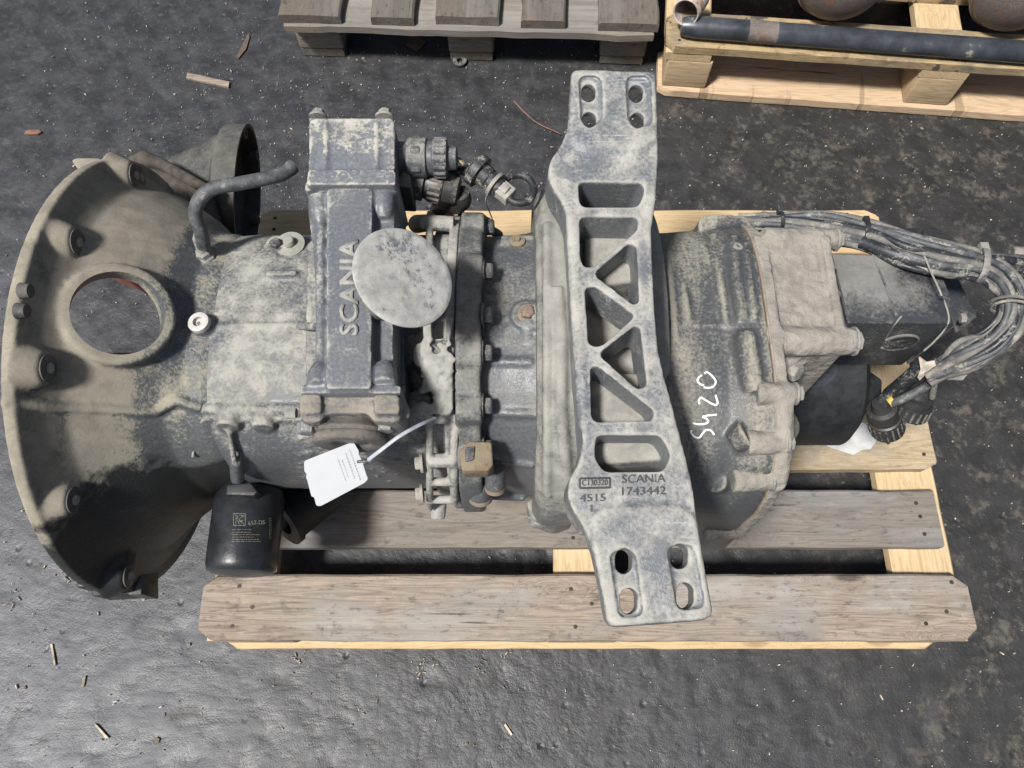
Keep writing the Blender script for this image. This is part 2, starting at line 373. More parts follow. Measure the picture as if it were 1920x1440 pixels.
M['rusttank'] = dusty('rusty_tank_shell', (.075, .060, .054), (.16, .135, .12), cover=.40, up=.2, rust=.25, soft=.2, rough=(.5, .85))
M['pipeblack'] = plain('black_gloss_tube', (.036, .041, .048), .34, var=.4, sc=14, dust=.03)
M['piperust'] = dusty('bare_rusty_tube_end', (.20, .15, .12), (.42, .36, .32), cover=.5, up=0, rust=.3)
M['nail'] = plain('rusty_nail', (.035, .028, .024), .6, metal=.3)
M['chip'] = plain('pale_wood_chips', (0.360, 0.302, 0.230), .8, var=.6, sc=30)
M['mud'] = plain('dried_mud', (.16, .135, .105), .95, var=.4, bump=.8)
M['crust'] = plain('grey_brown_dirt_crust', (.115, .105, .088), .95, var=.45, bump=.8, sc=120)
M['fleck'] = plain('pale_flecks', (.42, .41, .37), .7, var=.5, sc=40)
M['leaf'] = plain('brown_dry_leaf', (.085, .06, .045), .8)
M['twig'] = plain('reddish_twig', (.17, .085, .06), .7)

# ground: oily dark concrete yard
def ground_mat():
    g = G('dark_oily_concrete'); v = g.co
    s = g.sep()
    n0 = g.noise(2.2, 4, .6, v); n1 = g.noise(8, 3, .5, v); n2 = g.noise(19, 6, .62, v); n3 = g.noise(75, 5, .62, v); n4 = g.noise(420, 3, .6, v)
    col = g.mix(g.step(n2, .34, .66), (.023, .0235, .0255), (.039, .040, .043))
    col = g.mix(g.step(n4, .4, .7, 0, .5), col, (.013, .013, .014)); col = g.mix(g.step(n3, .56, .68, 0, .55), col, (.062, .062, .064))
    # dry dust film plus sheen painted into the colour, paler towards the near left, dark oil-soaked and dusty-brown towards the right
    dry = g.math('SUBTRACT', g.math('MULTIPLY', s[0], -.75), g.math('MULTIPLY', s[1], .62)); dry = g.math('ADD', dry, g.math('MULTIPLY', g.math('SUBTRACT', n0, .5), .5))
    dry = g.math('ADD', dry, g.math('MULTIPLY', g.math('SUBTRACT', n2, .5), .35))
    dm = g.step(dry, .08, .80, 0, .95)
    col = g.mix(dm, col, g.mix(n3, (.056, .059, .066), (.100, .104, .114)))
    px = g.step(g.math('ADD', s[0], g.math('MULTIPLY', s[1], .30)), .15, .95, 0, 1)
    col = g.mix(g.math('MULTIPLY', px, .75), col, g.mix(n2, (.008, .0075, .007), (.017, .0155, .014)))
    pm = g.step(g.math('ADD', g.math('ADD', g.math('MULTIPLY', g.noise(15, 10, .78, v, .2), .75), g.math('MULTIPLY', n3, .27)), g.math('MULTIPLY', px, .06)), .565, .68, 0, .75)
    col = g.mix(g.math('MULTIPLY', pm, g.math('ADD', g.math('MULTIPLY', px, .75), .12)), col, g.mix(n3, (.065, .058, .046), (.125, .11, .09)))
    bm_ = g.step(g.noise(21, 7, .74, v), .53, .66, 0, .72); col = g.mix(bm_, col, (.022, .020, .018))       # dark damp spots
    fm = g.step(g.vor(150, v), .05, .11, .85, 0); fm = g.math('MULTIPLY', fm, g.step(g.noise(30, 4, .7, v), .50, .58)); col = g.mix(fm, col, (.27, .255, .22))   # pale grit
    ro = g.math('ADD', g.step(n2, .3, .7, .40, .58), g.math('MULTIPLY', g.math('SUBTRACT', n3, .5), .2))
    ro = g.math('ADD', ro, g.math('MULTIPLY', px, .14))
    pits = g.step(g.vor(26, v), .0, .20, -1, 0); pits = g.math('MULTIPLY', pits, g.step(n1, .50, .60))
    lump = g.step(g.vor(48, v, 'SMOOTH_F1'), .1, .5, 1, 0); lump = g.math('MULTIPLY', lump, g.step(n2, .46, .62))
    h = g.math('ADD', g.math('ADD', g.math('MULTIPLY', n2, .9), g.math('MULTIPLY', n3, .36)), g.math('ADD', g.math('MULTIPLY', pits, .8), g.math('MULTIPLY', lump, .16)))
    nor = g.bump(h, .55, .0055); nor = g.bump(n4, .6, .0009, nor)
    return g.out(col, ro, nor, 0, .5)
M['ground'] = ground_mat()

# ------------------------------------------------------------------ ground
def axis_steps(lo, hi, d, far):
    a = [lo + i * d for i in range(int((hi - lo) / d) + 1)]; s = d; x = a[-1]
    while x < far: s *= 1.5; x += s; a.append(x)
    s = d; x = a[0]
    while x > -far: s *= 1.5; x -= s; a.insert(0, x)
    return a
def ground():
    xs = axis_steps(-1.25, 1.3, .0085, 40); ys = axis_steps(-.12, 1.65, .0085, 40)
    vs_ = []
    for y in ys:
        for x in xs:
            p = Vector((x, y, 0)); z = 0
            if -1.6 < x < 1.6 and -.5 < y < 2:
                a = noise.noise(p * 9); b = noise.noise(p * 24 + Vector((5, 2, 1))); c = noise.noise(p * 55 + Vector((1, 7, 3)))
                z = -.0036 + .0016 * a + .0011 * b + .0007 * c - .0022 * max(0, abs(b) - .35) * 3
            vs_.append((x, y, z))
    n = len(xs); fs = [(j * n + i, j * n + i + 1, (j + 1) * n + i + 1, (j + 1) * n + i) for j in range(len(ys) - 1) for i in range(n - 1)]
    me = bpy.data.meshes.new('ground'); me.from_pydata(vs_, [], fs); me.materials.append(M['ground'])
    me.polygons.foreach_set('use_smooth', [True] * len(fs))
    o = bpy.data.objects.new('ground', me); C.objects.link(o); o['kind'] = 'structure'
ground()

# ------------------------------------------------------------------ pallets
def plank(x0, x1, y0, y1, z0, z1, ax='x', rough=.0012, cham=0.0, wane=0, seed=0):
    """one sawn board as a closed mesh with slightly uneven edges; cham = bevelled corners, ragged ends"""
    bm = bmesh.new(); L, Wd = (x1 - x0, y1 - y0) if ax == 'x' else (y1 - y0, x1 - x0)
    nl = max(4, int(L / .02)); rows = []
    for i in range(nl + 1):
        t = i / nl; u = t * L; e = min(u, L - u)
        cut = max(0, cham - e) if cham else 0
        ja = rough * 1.5 * noise.noise(Vector((u * 14, seed, .3))) - (rough * 3 * max(0, noise.noise(Vector((u * 45, seed, 7))) - .25)); jb = rough * 1.5 * noise.noise(Vector((u * 14, seed, 9.7)))
        jz = rough * .6 * noise.noise(Vector((u * 9, seed, 5.1)))
        a, b = cut + ja, Wd - cut + jb; r = .0022 + rough
        rows.append((u, [(a, z0), (b, z0), (b, z1 - r), (b - r, z1 + jz), ((a + b) / 2 , z1 + jz * .5 ), (a + r, z1 + jz), (a, z1 - r)]))
    prev = None
    for i, (u, sec) in enumerate(rows):
        uu = u
        ring = []
        for k, (w, z) in enumerate(sec):
            if i in (0, nl): uu = u + rough * 1.5 * noise.noise(Vector((w * 60, z * 60, seed + i)))
            p = (x0 + uu, y0 + w, z) if ax == 'x' else (x0 + w, y0 + uu, z)
            ring.append(bm.verts.new(p))
        if prev: skin(bm, prev, ring)
        else: bm.faces.new(list(reversed(ring)))
        prev = ring
    bm.faces.new(prev)
    return bm
def blockmesh(c, s, r=.004):
    bm = bmesh.new(); box(bm, c, s); return bm
def pallet(name, loc, rz, label, cat, tops, cross, bottoms, mats, blocks_x, blocks_y, bw=(.12, .095), overhang=0, group='wooden pallets', seed=1):
    r = root(name, loc, label, cat, group, rz); WL[r] = Vector()
    for i, (y0, y1, xa, xb, mt, ch) in enumerate(tops):
        b = finish('top_board', plank(xa, xb, y0, y1, .1222, .144, 'x', .0013, ch, seed=seed + i * 3.1), M[mt], r, bevel=0)
        for cx0, cx1 in cross:
            for k in range(3):
                if xa <= cx0 + .02 and cx1 - .02 <= xb:
                    px = cx0 + (cx1 - cx0) * random.uniform(.2, .8); py = y0 + (y1 - y0) * (.2 + .3 * k) + random.uniform(-.008, .008)
                    nm = bmesh.new(); lathe(nm, Vector((px, py, .1425)), (0, 0, 1), [(0, .0030), (.0022, .0034), (.0024, .001)], 8)
                    finish('nail_head', nm, M['nail'], b)
    for i, (x0, x1) in enumerate(cross):
        ylo = min(t[0] for t in tops) + .001; yhi = max(t[1] for t in tops) - .001
        finish('cross_board', plank(x0, x1, ylo, yhi, .1002, .122, 'y', .001, seed=seed + 20 + i), M[mats[0]], r)
    for bx in blocks_x:
        for by in blocks_y:
            finish('block', blockmesh((bx, by, .061), (bw[0], bw[1], .078)), M[mats[1]], r, bevel=.004)
    for i, (y0, y1) in enumerate(bottoms):
        x0 = min(t[2] for t in tops); x1 = max(t[3] for t in tops)
        finish('bottom_board', plank(x0 + .003, x1 - .003, y0, y1, .0, .0218, 'x', .0012, .012, seed=seed + 40 + i), M[mats[2]], r)
    return r
# the pallet under the gearbox
pallet('pallet', (0, 0, 0), 0, 'wooden pallet of mixed grey and fresh boards carrying the big gearbox', 'pallet',
       [(.078, .179, -.490, .726, 'wood_grey', .016), (.222, .317, -.488, .702, 'wood_dark', 0), (.353, .454, -.486, .719, 'wood_stain', .010),
        (.566, .662, -.486, .712, 'wood_stain', 0), (.777, .873, -.486, .704, 'wood_new', .010)],
       [(-.484, -.385), (.068, .168), (.622, .722)],
       [(.073, .176), (.42, .53), (.770, .872)], ('wood_newy', 'block', 'wood_new'), (-.42, .118, .66), (.127, .475, .82), (.118, .09))
# old grey pallet behind, its deck boards end-on towards the viewer (local x runs away from the viewer)
def old_pallet():
    a = Vector((-.500, 1.405, 0)); rz = RD(-2.0)
    r = root('pallet', a, 'old grey weathered pallet with its board ends towards the gearbox', 'pallet', 'wooden pallets', rz); WL[r] = Vector()
    for i, (x0, x1) in enumerate([(-.012, .125), (.19, .285), (.333, .472), (.522, .617), (.690, .822)]):
        finish('top_board', plank(x0, x1, -.022 + random.uniform(-.008, .006), 1.17, .1222, .144, 'y', .0022, seed=60 + i), M['wood_old'], r)
    for i, y0 in enumerate((-.030, .52, 1.03)):
        finish('cross_board', plank(-.005, .815, y0, y0 + .135, .1002, .122, 'x', .003, seed=70 + i), M['wood_oldx'], r)
    for x in (.055, .405, .757):
        for y in (.065, .59, 1.10):
            finish('block', blockmesh((x, y, .061), (.105, .13, .078)), M['blockold'], r, bevel=.006)
        finish('bottom_board', plank(x - .05, x + .05, .002, 1.16, .0, .0218, 'y', .002, seed=80 + x), M['wood_old'], r)
old_pallet()
# fresh pallet at the right, with tubes and tanks on it
RP = Vector((.330, 1.290, 0)); RZ = RD(-5.2)
pallet('pallet', RP, RZ, 'fresh yellow pine pallet carrying a black tube and rusty tanks', 'pallet',
       [(.004, .104, 0, 1.2, 'wood_oily', .02), (.20, .295, 0, 1.2, 'wood_oily', 0), (.352, .448, 0, 1.2, 'wood_oily', 0), (.51, .605, 0, 1.2, 'wood_new', 0), (.70, .80, 0, 1.2, 'wood_new', 0)],
       [(.004, .104), (.555, .655), (1.095, 1.195)], [(-.004, .118), (.35, .45), (.70, .80)], ('wood_newy', 'block', 'wood_saw'), (.062, .607, 1.14), (.050, .40, .75), (.10, .09), seed=9)
def rpt(x, y, z):
    c, s = cos(RZ), sin(RZ); return RP + Vector((x * c - y * s, x * s + y * c, z))
# black tube with an open bare elbow end, lying on the fresh pallet
def black_pipe():
    p0 = W(1288, 50, .168); p1 = W(1920, 98, .168); p1 = p0 + (p1 - p0) * 1.12; d = (p1 - p0).normalized()
    r = root('exhaust_tube', (p0.x, p0.y, .1445), 'long black metal tube with bare open elbow end on the fresh pallet', 'tube')
    bm = bmesh.new(); e = W(1286, 20, .19)
    path = smooth_path([e + Vector((.045, .06, .03)), e + Vector((.012, .022, .012)), e + Vector((-.006, -.006, -.004)), p0 + Vector((.004, .002, 0)), p0 + d * .05, p0 + d * .2], 6)
    tube(bm, [p0 + d * t for t in (-.012, 0, .02, .3, .6, .75)], [.017, .0205, .0225, .0225, .0225, .0225], 24)
    finish('tube', bm, M['pipeblack'], r)
    # the open elbow: a short thick-walled pipe whose mouth faces the viewer
    m = W(1286, 24, .200); ax = (Vector((.38, .74, -.18))).normalized(); bm = bmesh.new()
    lathe(bm, m, ax, [(.07, .028), (.0, .0285), (-.002, .027), (0, .0245), (.065, .0235)], 32)
    finish('elbow_end', bm, M['piperust'], r)
    bm = bmesh.new(); q = p0 + d * .128
    tube(bm, [q, q + d * .06], .0228, 24)
    finish('rust_band', bm, M['rusttank'], r)
black_pipe()
def tank(px, Y, R, label):
    X = (px - 960) / F * dep(Vector((0, Y, .2))); p = Vector((X, Y, .1445 + R))
    r = root('tank', (X, Y + .3, .1445), label, 'tank', 'rusty tanks')
    prof = [(R * .8 * (1 - cos(a)), R * sin(a)) for a in [i * pi / 2 / 12 for i in range(13)]]
    bm = bmesh.new(); lathe(bm, p, (.07, 1, 0), prof + [(.42, R)] + [(.42 + R * .5 * (1 - cos(a)), R * cos(a) if a < 1.5 else .001) for a in (.4, .8, 1.2, 1.55)], 40)
    finish('shell', bm, M['rusttank'], r)
    bm = bmesh.new(); q = p + Vector((.07, 1, 0)) * (R * .62); lathe(bm, q, (.07, 1, 0), [(0, R), (.001, R + .0018), (.008, R + .0018), (.009, R)], 40)
    finish('weld_seam', bm, M['rusttank'], r)
tank(1575, 1.31, .092, 'rusty round tank end on the fresh pallet, nearest the tube elbow')
tank(1905, 1.28, .092, 'rusty round tank end on the fresh pallet at the right picture edge')

# ------------------------------------------------------------------ loose things on the yard
def litter():
    # flat bits a few millimetres thick, laid on the ground
    def slab(name, pts, mat, label, cat, h=.004, r=3, group=None):
        bm = bmesh.new(); pprism(bm, pts, h * .35, h * .35 + .003, r); tag(finish(name, bm, M[mat]), label, cat, group)
    slab('wood_stick', [(351, 136), (430, 153), (428, 163), (349, 146)], 'wood_grey', 'short pale sawn stick on the dark ground near the upper left', 'stick', .009, 0)
    slab('dry_leaf', [(466, 62), (468, 70), (461, 92), (447, 109), (443, 107), (455, 82)], 'leaf', 'thin brown dry leaf curled on the ground left of old pallet', 'leaf', .004, 1)
    slab('bark_chip', [(47, 245), (70, 242), (78, 247), (70, 251), (47, 251)], 'twig', 'reddish bark chip lying on the ground above the bell housing', 'chip', .006, 1)
    slab('cardboard_piece', [(776, 66), (800, 78), (782, 95), (760, 82)], 'leaf', 'small brown cardboard square in the shade under the old pallet', 'cardboard', .003, 2)
    slab('pale_splinter', [(176, 1357), (182, 1360), (204, 1384), (198, 1385)], 'chip', 'bent pale wood splinter on the ground at the lower left', 'splinter', .001, 1)
    slab('straw', [(94, 1208), (98, 1208), (104, 1247), (101, 1248)], 'chip', 'single straw stalk on the ground at the left edge', 'straw', .001, 0)
    slab('pale_chip', [(155, 1272), (161, 1266), (157, 1287), (152, 1289)], 'chip', 'small pale pointed wood chip on the lower left ground', 'chip', .001, 1)
    slab('bent_splinter', [(945, 1360), (948, 1357), (961, 1377), (958, 1379)], 'chip', 'small yellowish splinter on the ground below the front board', 'splinter', .001, 0)
    bm = bmesh.new(); p = W(862, 115, .002); lathe(bm, p, (0, 0, 1), [(0, .007), (0, .0165), (.004, .0165), (.004, .007)], 28)
    for f in list(bm.faces):
        if len(f.verts) > 4: bm.faces.remove(f)
    fs = [e for e in bm.edges if e.is_boundary]; bmesh.ops.bridge_loops(bm, edges=fs)
    tag(finish('washer', bm, M['boltdark']), 'dark round steel washer on the ground in front of the old pallet', 'washer')
    bm = bmesh.new(); tube(bm, smooth_path([W(963, 189, .003), W(985, 212, .006), W(1010, 232, .004), W(1051, 251, .004)]), [.0014] * 18 + [.001], 6)
    tag(finish('twig', bm, M['twig']), 'thin reddish twig on the ground left of the mount bracket', 'twig')
    # crumbs, chips and straw nobody could count
    bm = bmesh.new(); rnd = random.Random(4)
    def crumb(x, y, s, l):
        a = rnd.uniform(0, pi); n = rnd.choice((3, 4, 5)); d = Vector((cos(a), sin(a), 0)); e = Vector((-sin(a), cos(a), 0)); c = Vector((x, y, -.0022))
        P = [c + d * (cos(2 * pi * k / n) * l * rnd.uniform(.6, 1)) + e * (sin(2 * pi * k / n) * s * rnd.uniform(.6, 1)) for k in range(n)]
        prism3(bm, P, [p + Vector((0, 0, .0022 + s * rnd.uniform(.5, 1.1))) for p in P])
    for i in range(1500):
        x = rnd.uniform(-1.05, 1.1); y = rnd.uniform(-.1, 1.6)
        if rnd.random() < .25: x, y = rnd.gauss(-.55, .2), rnd.gauss(1.15, .2)
        s = rnd.choice((.0004, .0005, .0006, .0008, .0011)); crumb(x, y, s, s * rnd.choice((1, 1, 1.3, 1.6, 2, 2.5, 5)))
    for k in range(6):                                        # little nests of straw and chips
        cx, cy = rnd.uniform(-.95, .3), rnd.uniform(-.08, .1)
        if k > 3: cx, cy = rnd.uniform(-.9, -.5), rnd.uniform(-.05, .35)
        for j in range(16): s = rnd.uniform(.0004, .001); crumb(rnd.gauss(cx, .010), rnd.gauss(cy, .010), s, s * rnd.uniform(1, 9))
    tag(finish('wood_crumbs', bm, M['chip'], flat=True), None, None, None, 'stuff')
    bm = bmesh.new()
    for i in range(1900):
        x, y = (rnd.uniform(-1.1, 1.15), rnd.uniform(-.12, 1.6)) if i % 3 else (rnd.gauss(-.3, .45), rnd.gauss(1.1, .22))
        s = rnd.choice((.0004, .0005, .0006, .0008, .0012)); crumb(x, y, s, s * rnd.choice((1, 1, 1.4, 2, 3)))
    tag(finish('pale_flecks', bm, M['fleck'], flat=True), None, None, None, 'stuff')
    bm = bmesh.new()
    for k in range(170):
        x, y = rnd.uniform(-1, 1.05), rnd.uniform(-.1, 1.5); s = rnd.uniform(.0015, .004) * (1.5 if rnd.random() < .08 else 1)
        m = Matrix.Translation((x, y, -.002)) @ Matrix.Rotation(rnd.uniform(0, 6), 4, 'Z') @ Matrix.Diagonal((s, s * rnd.uniform(.5, 1), s * .5, 1))
        bmesh.ops.create_icosphere(bm, subdivisions=1, radius=1, matrix=m)
    tag(finish('dirt_crumbs', bm, M['mud'], flat=True), None, None, None, 'stuff')
litter()

# ================================================================== the gearbox
GB = root('gearbox', (0, .42, .144), 'big dusty truck gearbox with flared bell housing lying on the pallet', 'gearbox')
def bolt(p, n, r=.008, h=.007, mat='bolt', parent=None, washer=True, name='bolt'):
    bm = bmesh.new(); n = Vector(n).normalized()
    if washer: lathe(bm, p - n * .002, n, [(0, r * 1.45), (.0030, r * 1.45), (.0036, r * 1.35)], 20)
    lathe(bm, p, n, [(0, r), (h * .85, r), (h, r * .82)], 6)
    return finish(name, bm, M[mat], parent, bevel=.0006)
def px_m(px, P): return px / F * dep(P)
def xat(px, y, z): return (px - 960) / F * dep(Vector((0, y, z)))

# ---- lofts of the main castings (used for the shapes and for laying details on them)
def bell_secs(o=0.0):
    return [(-.520, .410, .410, .292 - o, .292 - o, 2), (-.506, .411, .410, .292 - o, .292 - o, 2), (-.500, .414, .410, .270 - o, .270 - o, 2),
            (-.484, .422, .410, .247 - o, .248 - o, 2.02), (-.460, .430, .410, .230 - o, .233 - o, 2.05), (-.435, .434, .410, .211 - o, .217 - o, 2.1),
            (-.408, .437, .410, .186 - o, .193 - o, 2.3), (-.385, MC[1], .410, MC[3] * 1.03 - o, MC[3] * 1.05 - o, 2.7), (-.365, MC[1], .410, MC[3] * 1.004 - o, MC[3] * 1.022 - o, 2.9), (-.345, MC[1], .410, MC[3] * .97 - o, MC[3] * .985 - o, 2.9)]
def loft_bvh(secs):
    bm = bmesh.new(); loft(bm, secs); b = bvh(bm); bm.free(); return b
MC = S(0, 442, 915, .41, 2.9)
bell_b = loft_bvh(bell_secs())
main_secs = [(x, MC[1], .41, MC[3] * k, MC[3] * k * 1.02, 2.9) for x, k in ((-.385, .975), (-.355, .992), (-.34, 1), (-.15, 1), (-.10, 1.0))]
main_b = loft_bvh(main_secs)
FL = S(0, 402, 955, .41, 2.4); FD = S(0, 398, 960, .41, 2.3)
mid_r = S(0, 443, 925, .41, 2.5)
mid_secs = [(x, mid_r[1], .41, mid_r[3] * k, mid_r[3] * k, 2.5) for x, k in ((-.05, 1.0), (-.01, 1.0), (.02, 1.02), (.045, 1.06), (.06, 1.1))]
mid_b = loft_bvh(mid_secs)
RG = S(0, 352, 985, .41, 2.1)
RC = S(0, 432, 1000, .41, 3.0)
rear_secs = [(.155, RC[1], .41, RC[3] * .985, RC[3] * .97, 3.0), (.20, RC[1], .41, RC[3] * .99, RC[3] * .975, 3.0), (.245, RC[1], .41, RC[3] * 1.0, RC[3] * .985, 3.1),
             (.262, RC[1], .41, RC[3] * 1.015, RC[3] * 1.02, 3.1), (.292, RC[1], .41, RC[3] * 1.02, RC[3] * 1.04, 3.1)]
FS = (RC[1], .41, RC[3] * 1.02, RC[3] * 1.04, 3.1)
rext_b = loft_bvh([(.05,) + FS, (.7,) + FS])
rear_b = loft_bvh(rear_secs)

# ---- bell housing
def bell():
    bm = bmesh.new(); loft(bm, bell_secs())
    ctr, nr = hit(bell_b, 222, 590)
    nr = (nr + Vector((.05, -.05, .18))).normalized()
    # raised rim round the inspection window
    lathe(bm, ctr - nr * .03, nr, [(0, .062), (.034, .0595), (.0375, .058), (.038, .055)], 48)
    # bolt bosses round the flange, each with a gusset running back to the flange
    bosses = [(180, 330, .262, .060), (252, 326, .274, .03), (103, 452, .262, .060), (70, 690, .270, .055), (98, 940, .262, .075), (172, 1082, .272, .05)]
    ends = []
    for px, py, Rb, L in bosses:
        d = ray(px, py); yc, zc = .41, .41          # pixel ray against a cylinder through the boss circle
        a = d.y ** 2 + d.z ** 2; oy, oz = CAM.y - yc, CAM.z - zc; b = oy * d.y + oz * d.z; c = oy * oy + oz * oz - Rb * Rb
        D = b * b - a * c; t = (-b - math.sqrt(max(0, D))) / a; p = CAM + d * t
        p.x = min(max(p.x, -.485), -.43); out = Vector((0, p.y - yc, p.z - zc)).normalized(); p = p - out * .002
        cyl(bm, Vector((-.51, p.y, p.z)), p, .030, .0170, 24)
        tube(bm, [Vector((-.51, p.y, p.z)) - out * .02, p - out * .022], [.034, .013], 16)
        ends.append((p, out))
    # seam rib along the near side
    for path, r in (([(4, 752), (60, 758), (130, 764), (210, 767), (262, 772), (290, 772)], .0062), ([(290, 772), (318, 758), (332, 750), (352, 757), (380, 765)], .0066)):
        pts = [hitz(bell_b, x, y, .5)[0] for x, y in path]; tube(bm, smooth_path(pts, 4), r, 8)
    # foot block and lower tab at the near end
    pprism(bm, [(145, 1052), (172, 1046), (182, 1098), (140, 1104)], .365, .06, 8)
    # blend to the main case, far side lug
    pprism(bm, [(130, 297), (175, 294), (215, 302), (215, 330), (150, 322)], .53, .03, 8)
    o = finish('bell_housing', bm, [M['bell'], M['red']], GB, voxel=.0028, smooth=3, origin=Vector((-.46, .42, .41)))
    inn = bmesh.new()
    sec = bell_secs(.013); loft(inn, [(-.60,) + sec[0][1:]] + sec[:6] + [(-.420, .436, .410, .165, .165, 2.1)])
    ci = temp(inn, M['red'])
    ch = bmesh.new(); lathe(ch, ctr - nr * .075, nr, [(0, .0465), (.16, .0495)], 56); chh = temp(ch, M['bell'])
    md = []
    for c in (ci, chh):
        m = o.modifiers.new('c', 'BOOLEAN'); m.operation = 'DIFFERENCE'; m.solver = 'EXACT'; m.object = c; m.material_mode = 'TRANSFER'
    c0 = o.location.copy(); bpy.context.view_layer.update()
    nm = bpy.data.meshes.new_from_object(o.evaluated_get(bpy.context.evaluated_depsgraph_get())); o.modifiers.clear()
    old = o.data; o.data = nm; bpy.data.meshes.remove(old); nm.name = 'bell_housing'
    nm.polygons.foreach_set('use_smooth', [True] * len(nm.polygons)); nm.set_sharp_from_angle(angle=RD(50))
    drop(ci, chh)
    for k, (p, out) in enumerate(ends):
        b = bmesh.new(); lathe(b, p - Vector((.002, 0, 0)), (1, 0, 0), [(0, .0150), (.0030, .0148), (.0034, .0135), (.0035, .003)], 24)
        finish('bolt_bush', b, M['cone'], o)
        b = bmesh.new(); lathe(b, p, (1, 0, 0), [(0, .0058), (.0036, .0056), (.0040, .004)], 14); finish('bolt_tip', b, M['bolt'], o)
    for px, py in ((40, 540), (33, 578)):                      # two short lugs at the flange edge, coloured dark to stand for their shading
        l = onplane(px, py, Vector((-.492, 0, 0)), Vector((1, 0, 0))); b = bmesh.new(); cyl(b, l - Vector((.004, 0, .006)), l + Vector((.006, 0, -.006)), .0085, .007, 14)
        finish('lug', b, M['cone'], o)
    b = bmesh.new(); pprism(b, [(166, 1062), (263, 1054), (264, 1112), (172, 1118)], .335, .05, 4); finish('foot_block', b, M['black'], o, bevel=.003)
    b = bmesh.new(); pprism(b, [(242, 1053), (264, 1052), (265, 1114), (240, 1115)], .342, .055, 3); finish('foot_edge', b, M['cone'], o, bevel=.002)
    for q in ([(140, 662), (310, 661), (305, 712), (145, 712)], [(190, 478), (300, 478), (302, 560), (285, 548), (237, 524), (203, 511)]):
        b = bmesh.new(); pprism(b, q, .575, .02, 2); finish('inner_rib', b, M['red'], o)
    return o
BELL = bell()

# ---- main case behind the bell housing
def main_case():
    bm = bmesh.new(); loft(bm, main_secs)
    P = lambda pts, r, bv=main_b, up=0: tube(bm, smooth_path([hitz(bv, x, y, .5)[0] + Vector((0, 0, up)) for x, y in pts], 3), r, 8)
    P([(395, 612), (480, 611), (590, 611)], .0036)                                   # rib
    P([(345, 758), (380, 766), (460, 768), (560, 767), (700, 767), (790, 766)], .0068)        # parting seam
    P([(372, 800), (378, 790), (395, 782), (430, 780), (470, 784), (560, 783)], .0045)
    P([(372, 800), (366, 830), (362, 860)], .0030)
    for x, y, r in ((430, 785, .016), (496, 786, .015)):
        l, n = hitz(main_b, x, y, .5); cyl(bm, l - n * .02 + Vector((0, .014, .012)), l + n * .006 + Vector((0, -.008, -.004)), r, r * .9, 18)
    l, n = hitz(main_b, 512, 460, .5)
    for x, y, r in ((520, 463, .017), (546, 462, .021)):
        l, n = hitz(main_b, x, y, .55); cyl(bm, l - Vector((0, 0, .02)), l + Vector((0, 0, .004)), r, r * .92, 20)
    l, n = hitz(main_b, 383, 476, .55); cyl(bm, l - n * .02, l + n * .008, .018, .014, 18)
    l, n = hitz(main_b, 383, 614, .58); cyl(bm, l - n * .01, l + n * .012, .015, .0125, 22)
    l, n = hitz(main_b, 530, 516, .58); box(bm, l + Vector((0, 0, .001)), (.038, .008, .012))
    # pad under the shift cover and blend patches
    pprism(bm, [(575, 450), (755, 445), (760, 745), (572, 748)], .598, .06, 14, grow=.01)
    pprism(bm, [(748, 560), (800, 560), (800, 660), (752, 690)], .590, .05, 10, grow=.01)
    # lower stalk with boss
    for a, b, r in (((434, 800), (445, 855), .0040), ((445, 853), (450, 882), .0090)):
        la, na = hitz(main_b, *a, .45); lb, nb = hitz(main_b, *b, .40); tube(bm, [la + na * .008, lb + nb * .012], [r * .9, r], 12)
    rnd = random.Random(8)                                       # coarse dirt caked on the lower near side
    for k in range(420):
        x, y = rnd.uniform(555, 795), rnd.gauss(855, 30)
        l, n = hit(main_b, x, y)
        if l is not None: bmesh.ops.create_icosphere(bm, subdivisions=1, radius=rnd.uniform(.003, .0055), matrix=Matrix.Translation(l - n * .0018) @ Matrix.Diagonal((rnd.uniform(.6, 1.5), rnd.uniform(.6, 1.2), .8, 1)))
    o = finish('main_case', bm, M['case'], GB, voxel=.0027, smooth=3)
    bmw = bmesh.new(); l, n = hitz(main_b, 383, 614, .58)
    lathe(bmw, l + n * .010, n, [(0, .0128), (.006, .0125), (.0068, .011), (.0068, .0062), (.002, .006)], 28)
    finish('threaded_boss', bmw, M['white'], o)
    l, n = hitz(main_b, 520, 463, .57); bolt(l + Vector((0, 0, .004)), (0, .1, 1), .0075, .008, 'boltdark', o)
    l, n = hitz(main_b, 546, 462, .57); bm = bmesh.new(); lathe(bm, l + Vector((0, 0, .004)), (0, .05, 1), [(0, .0185), (.002, .0185), (.0024, .007), (.010, .0066), (.0112, .0055)], 24)
    finish('bleed_plug', bm, M['ring'], o)
    return o
MAIN = main_case()
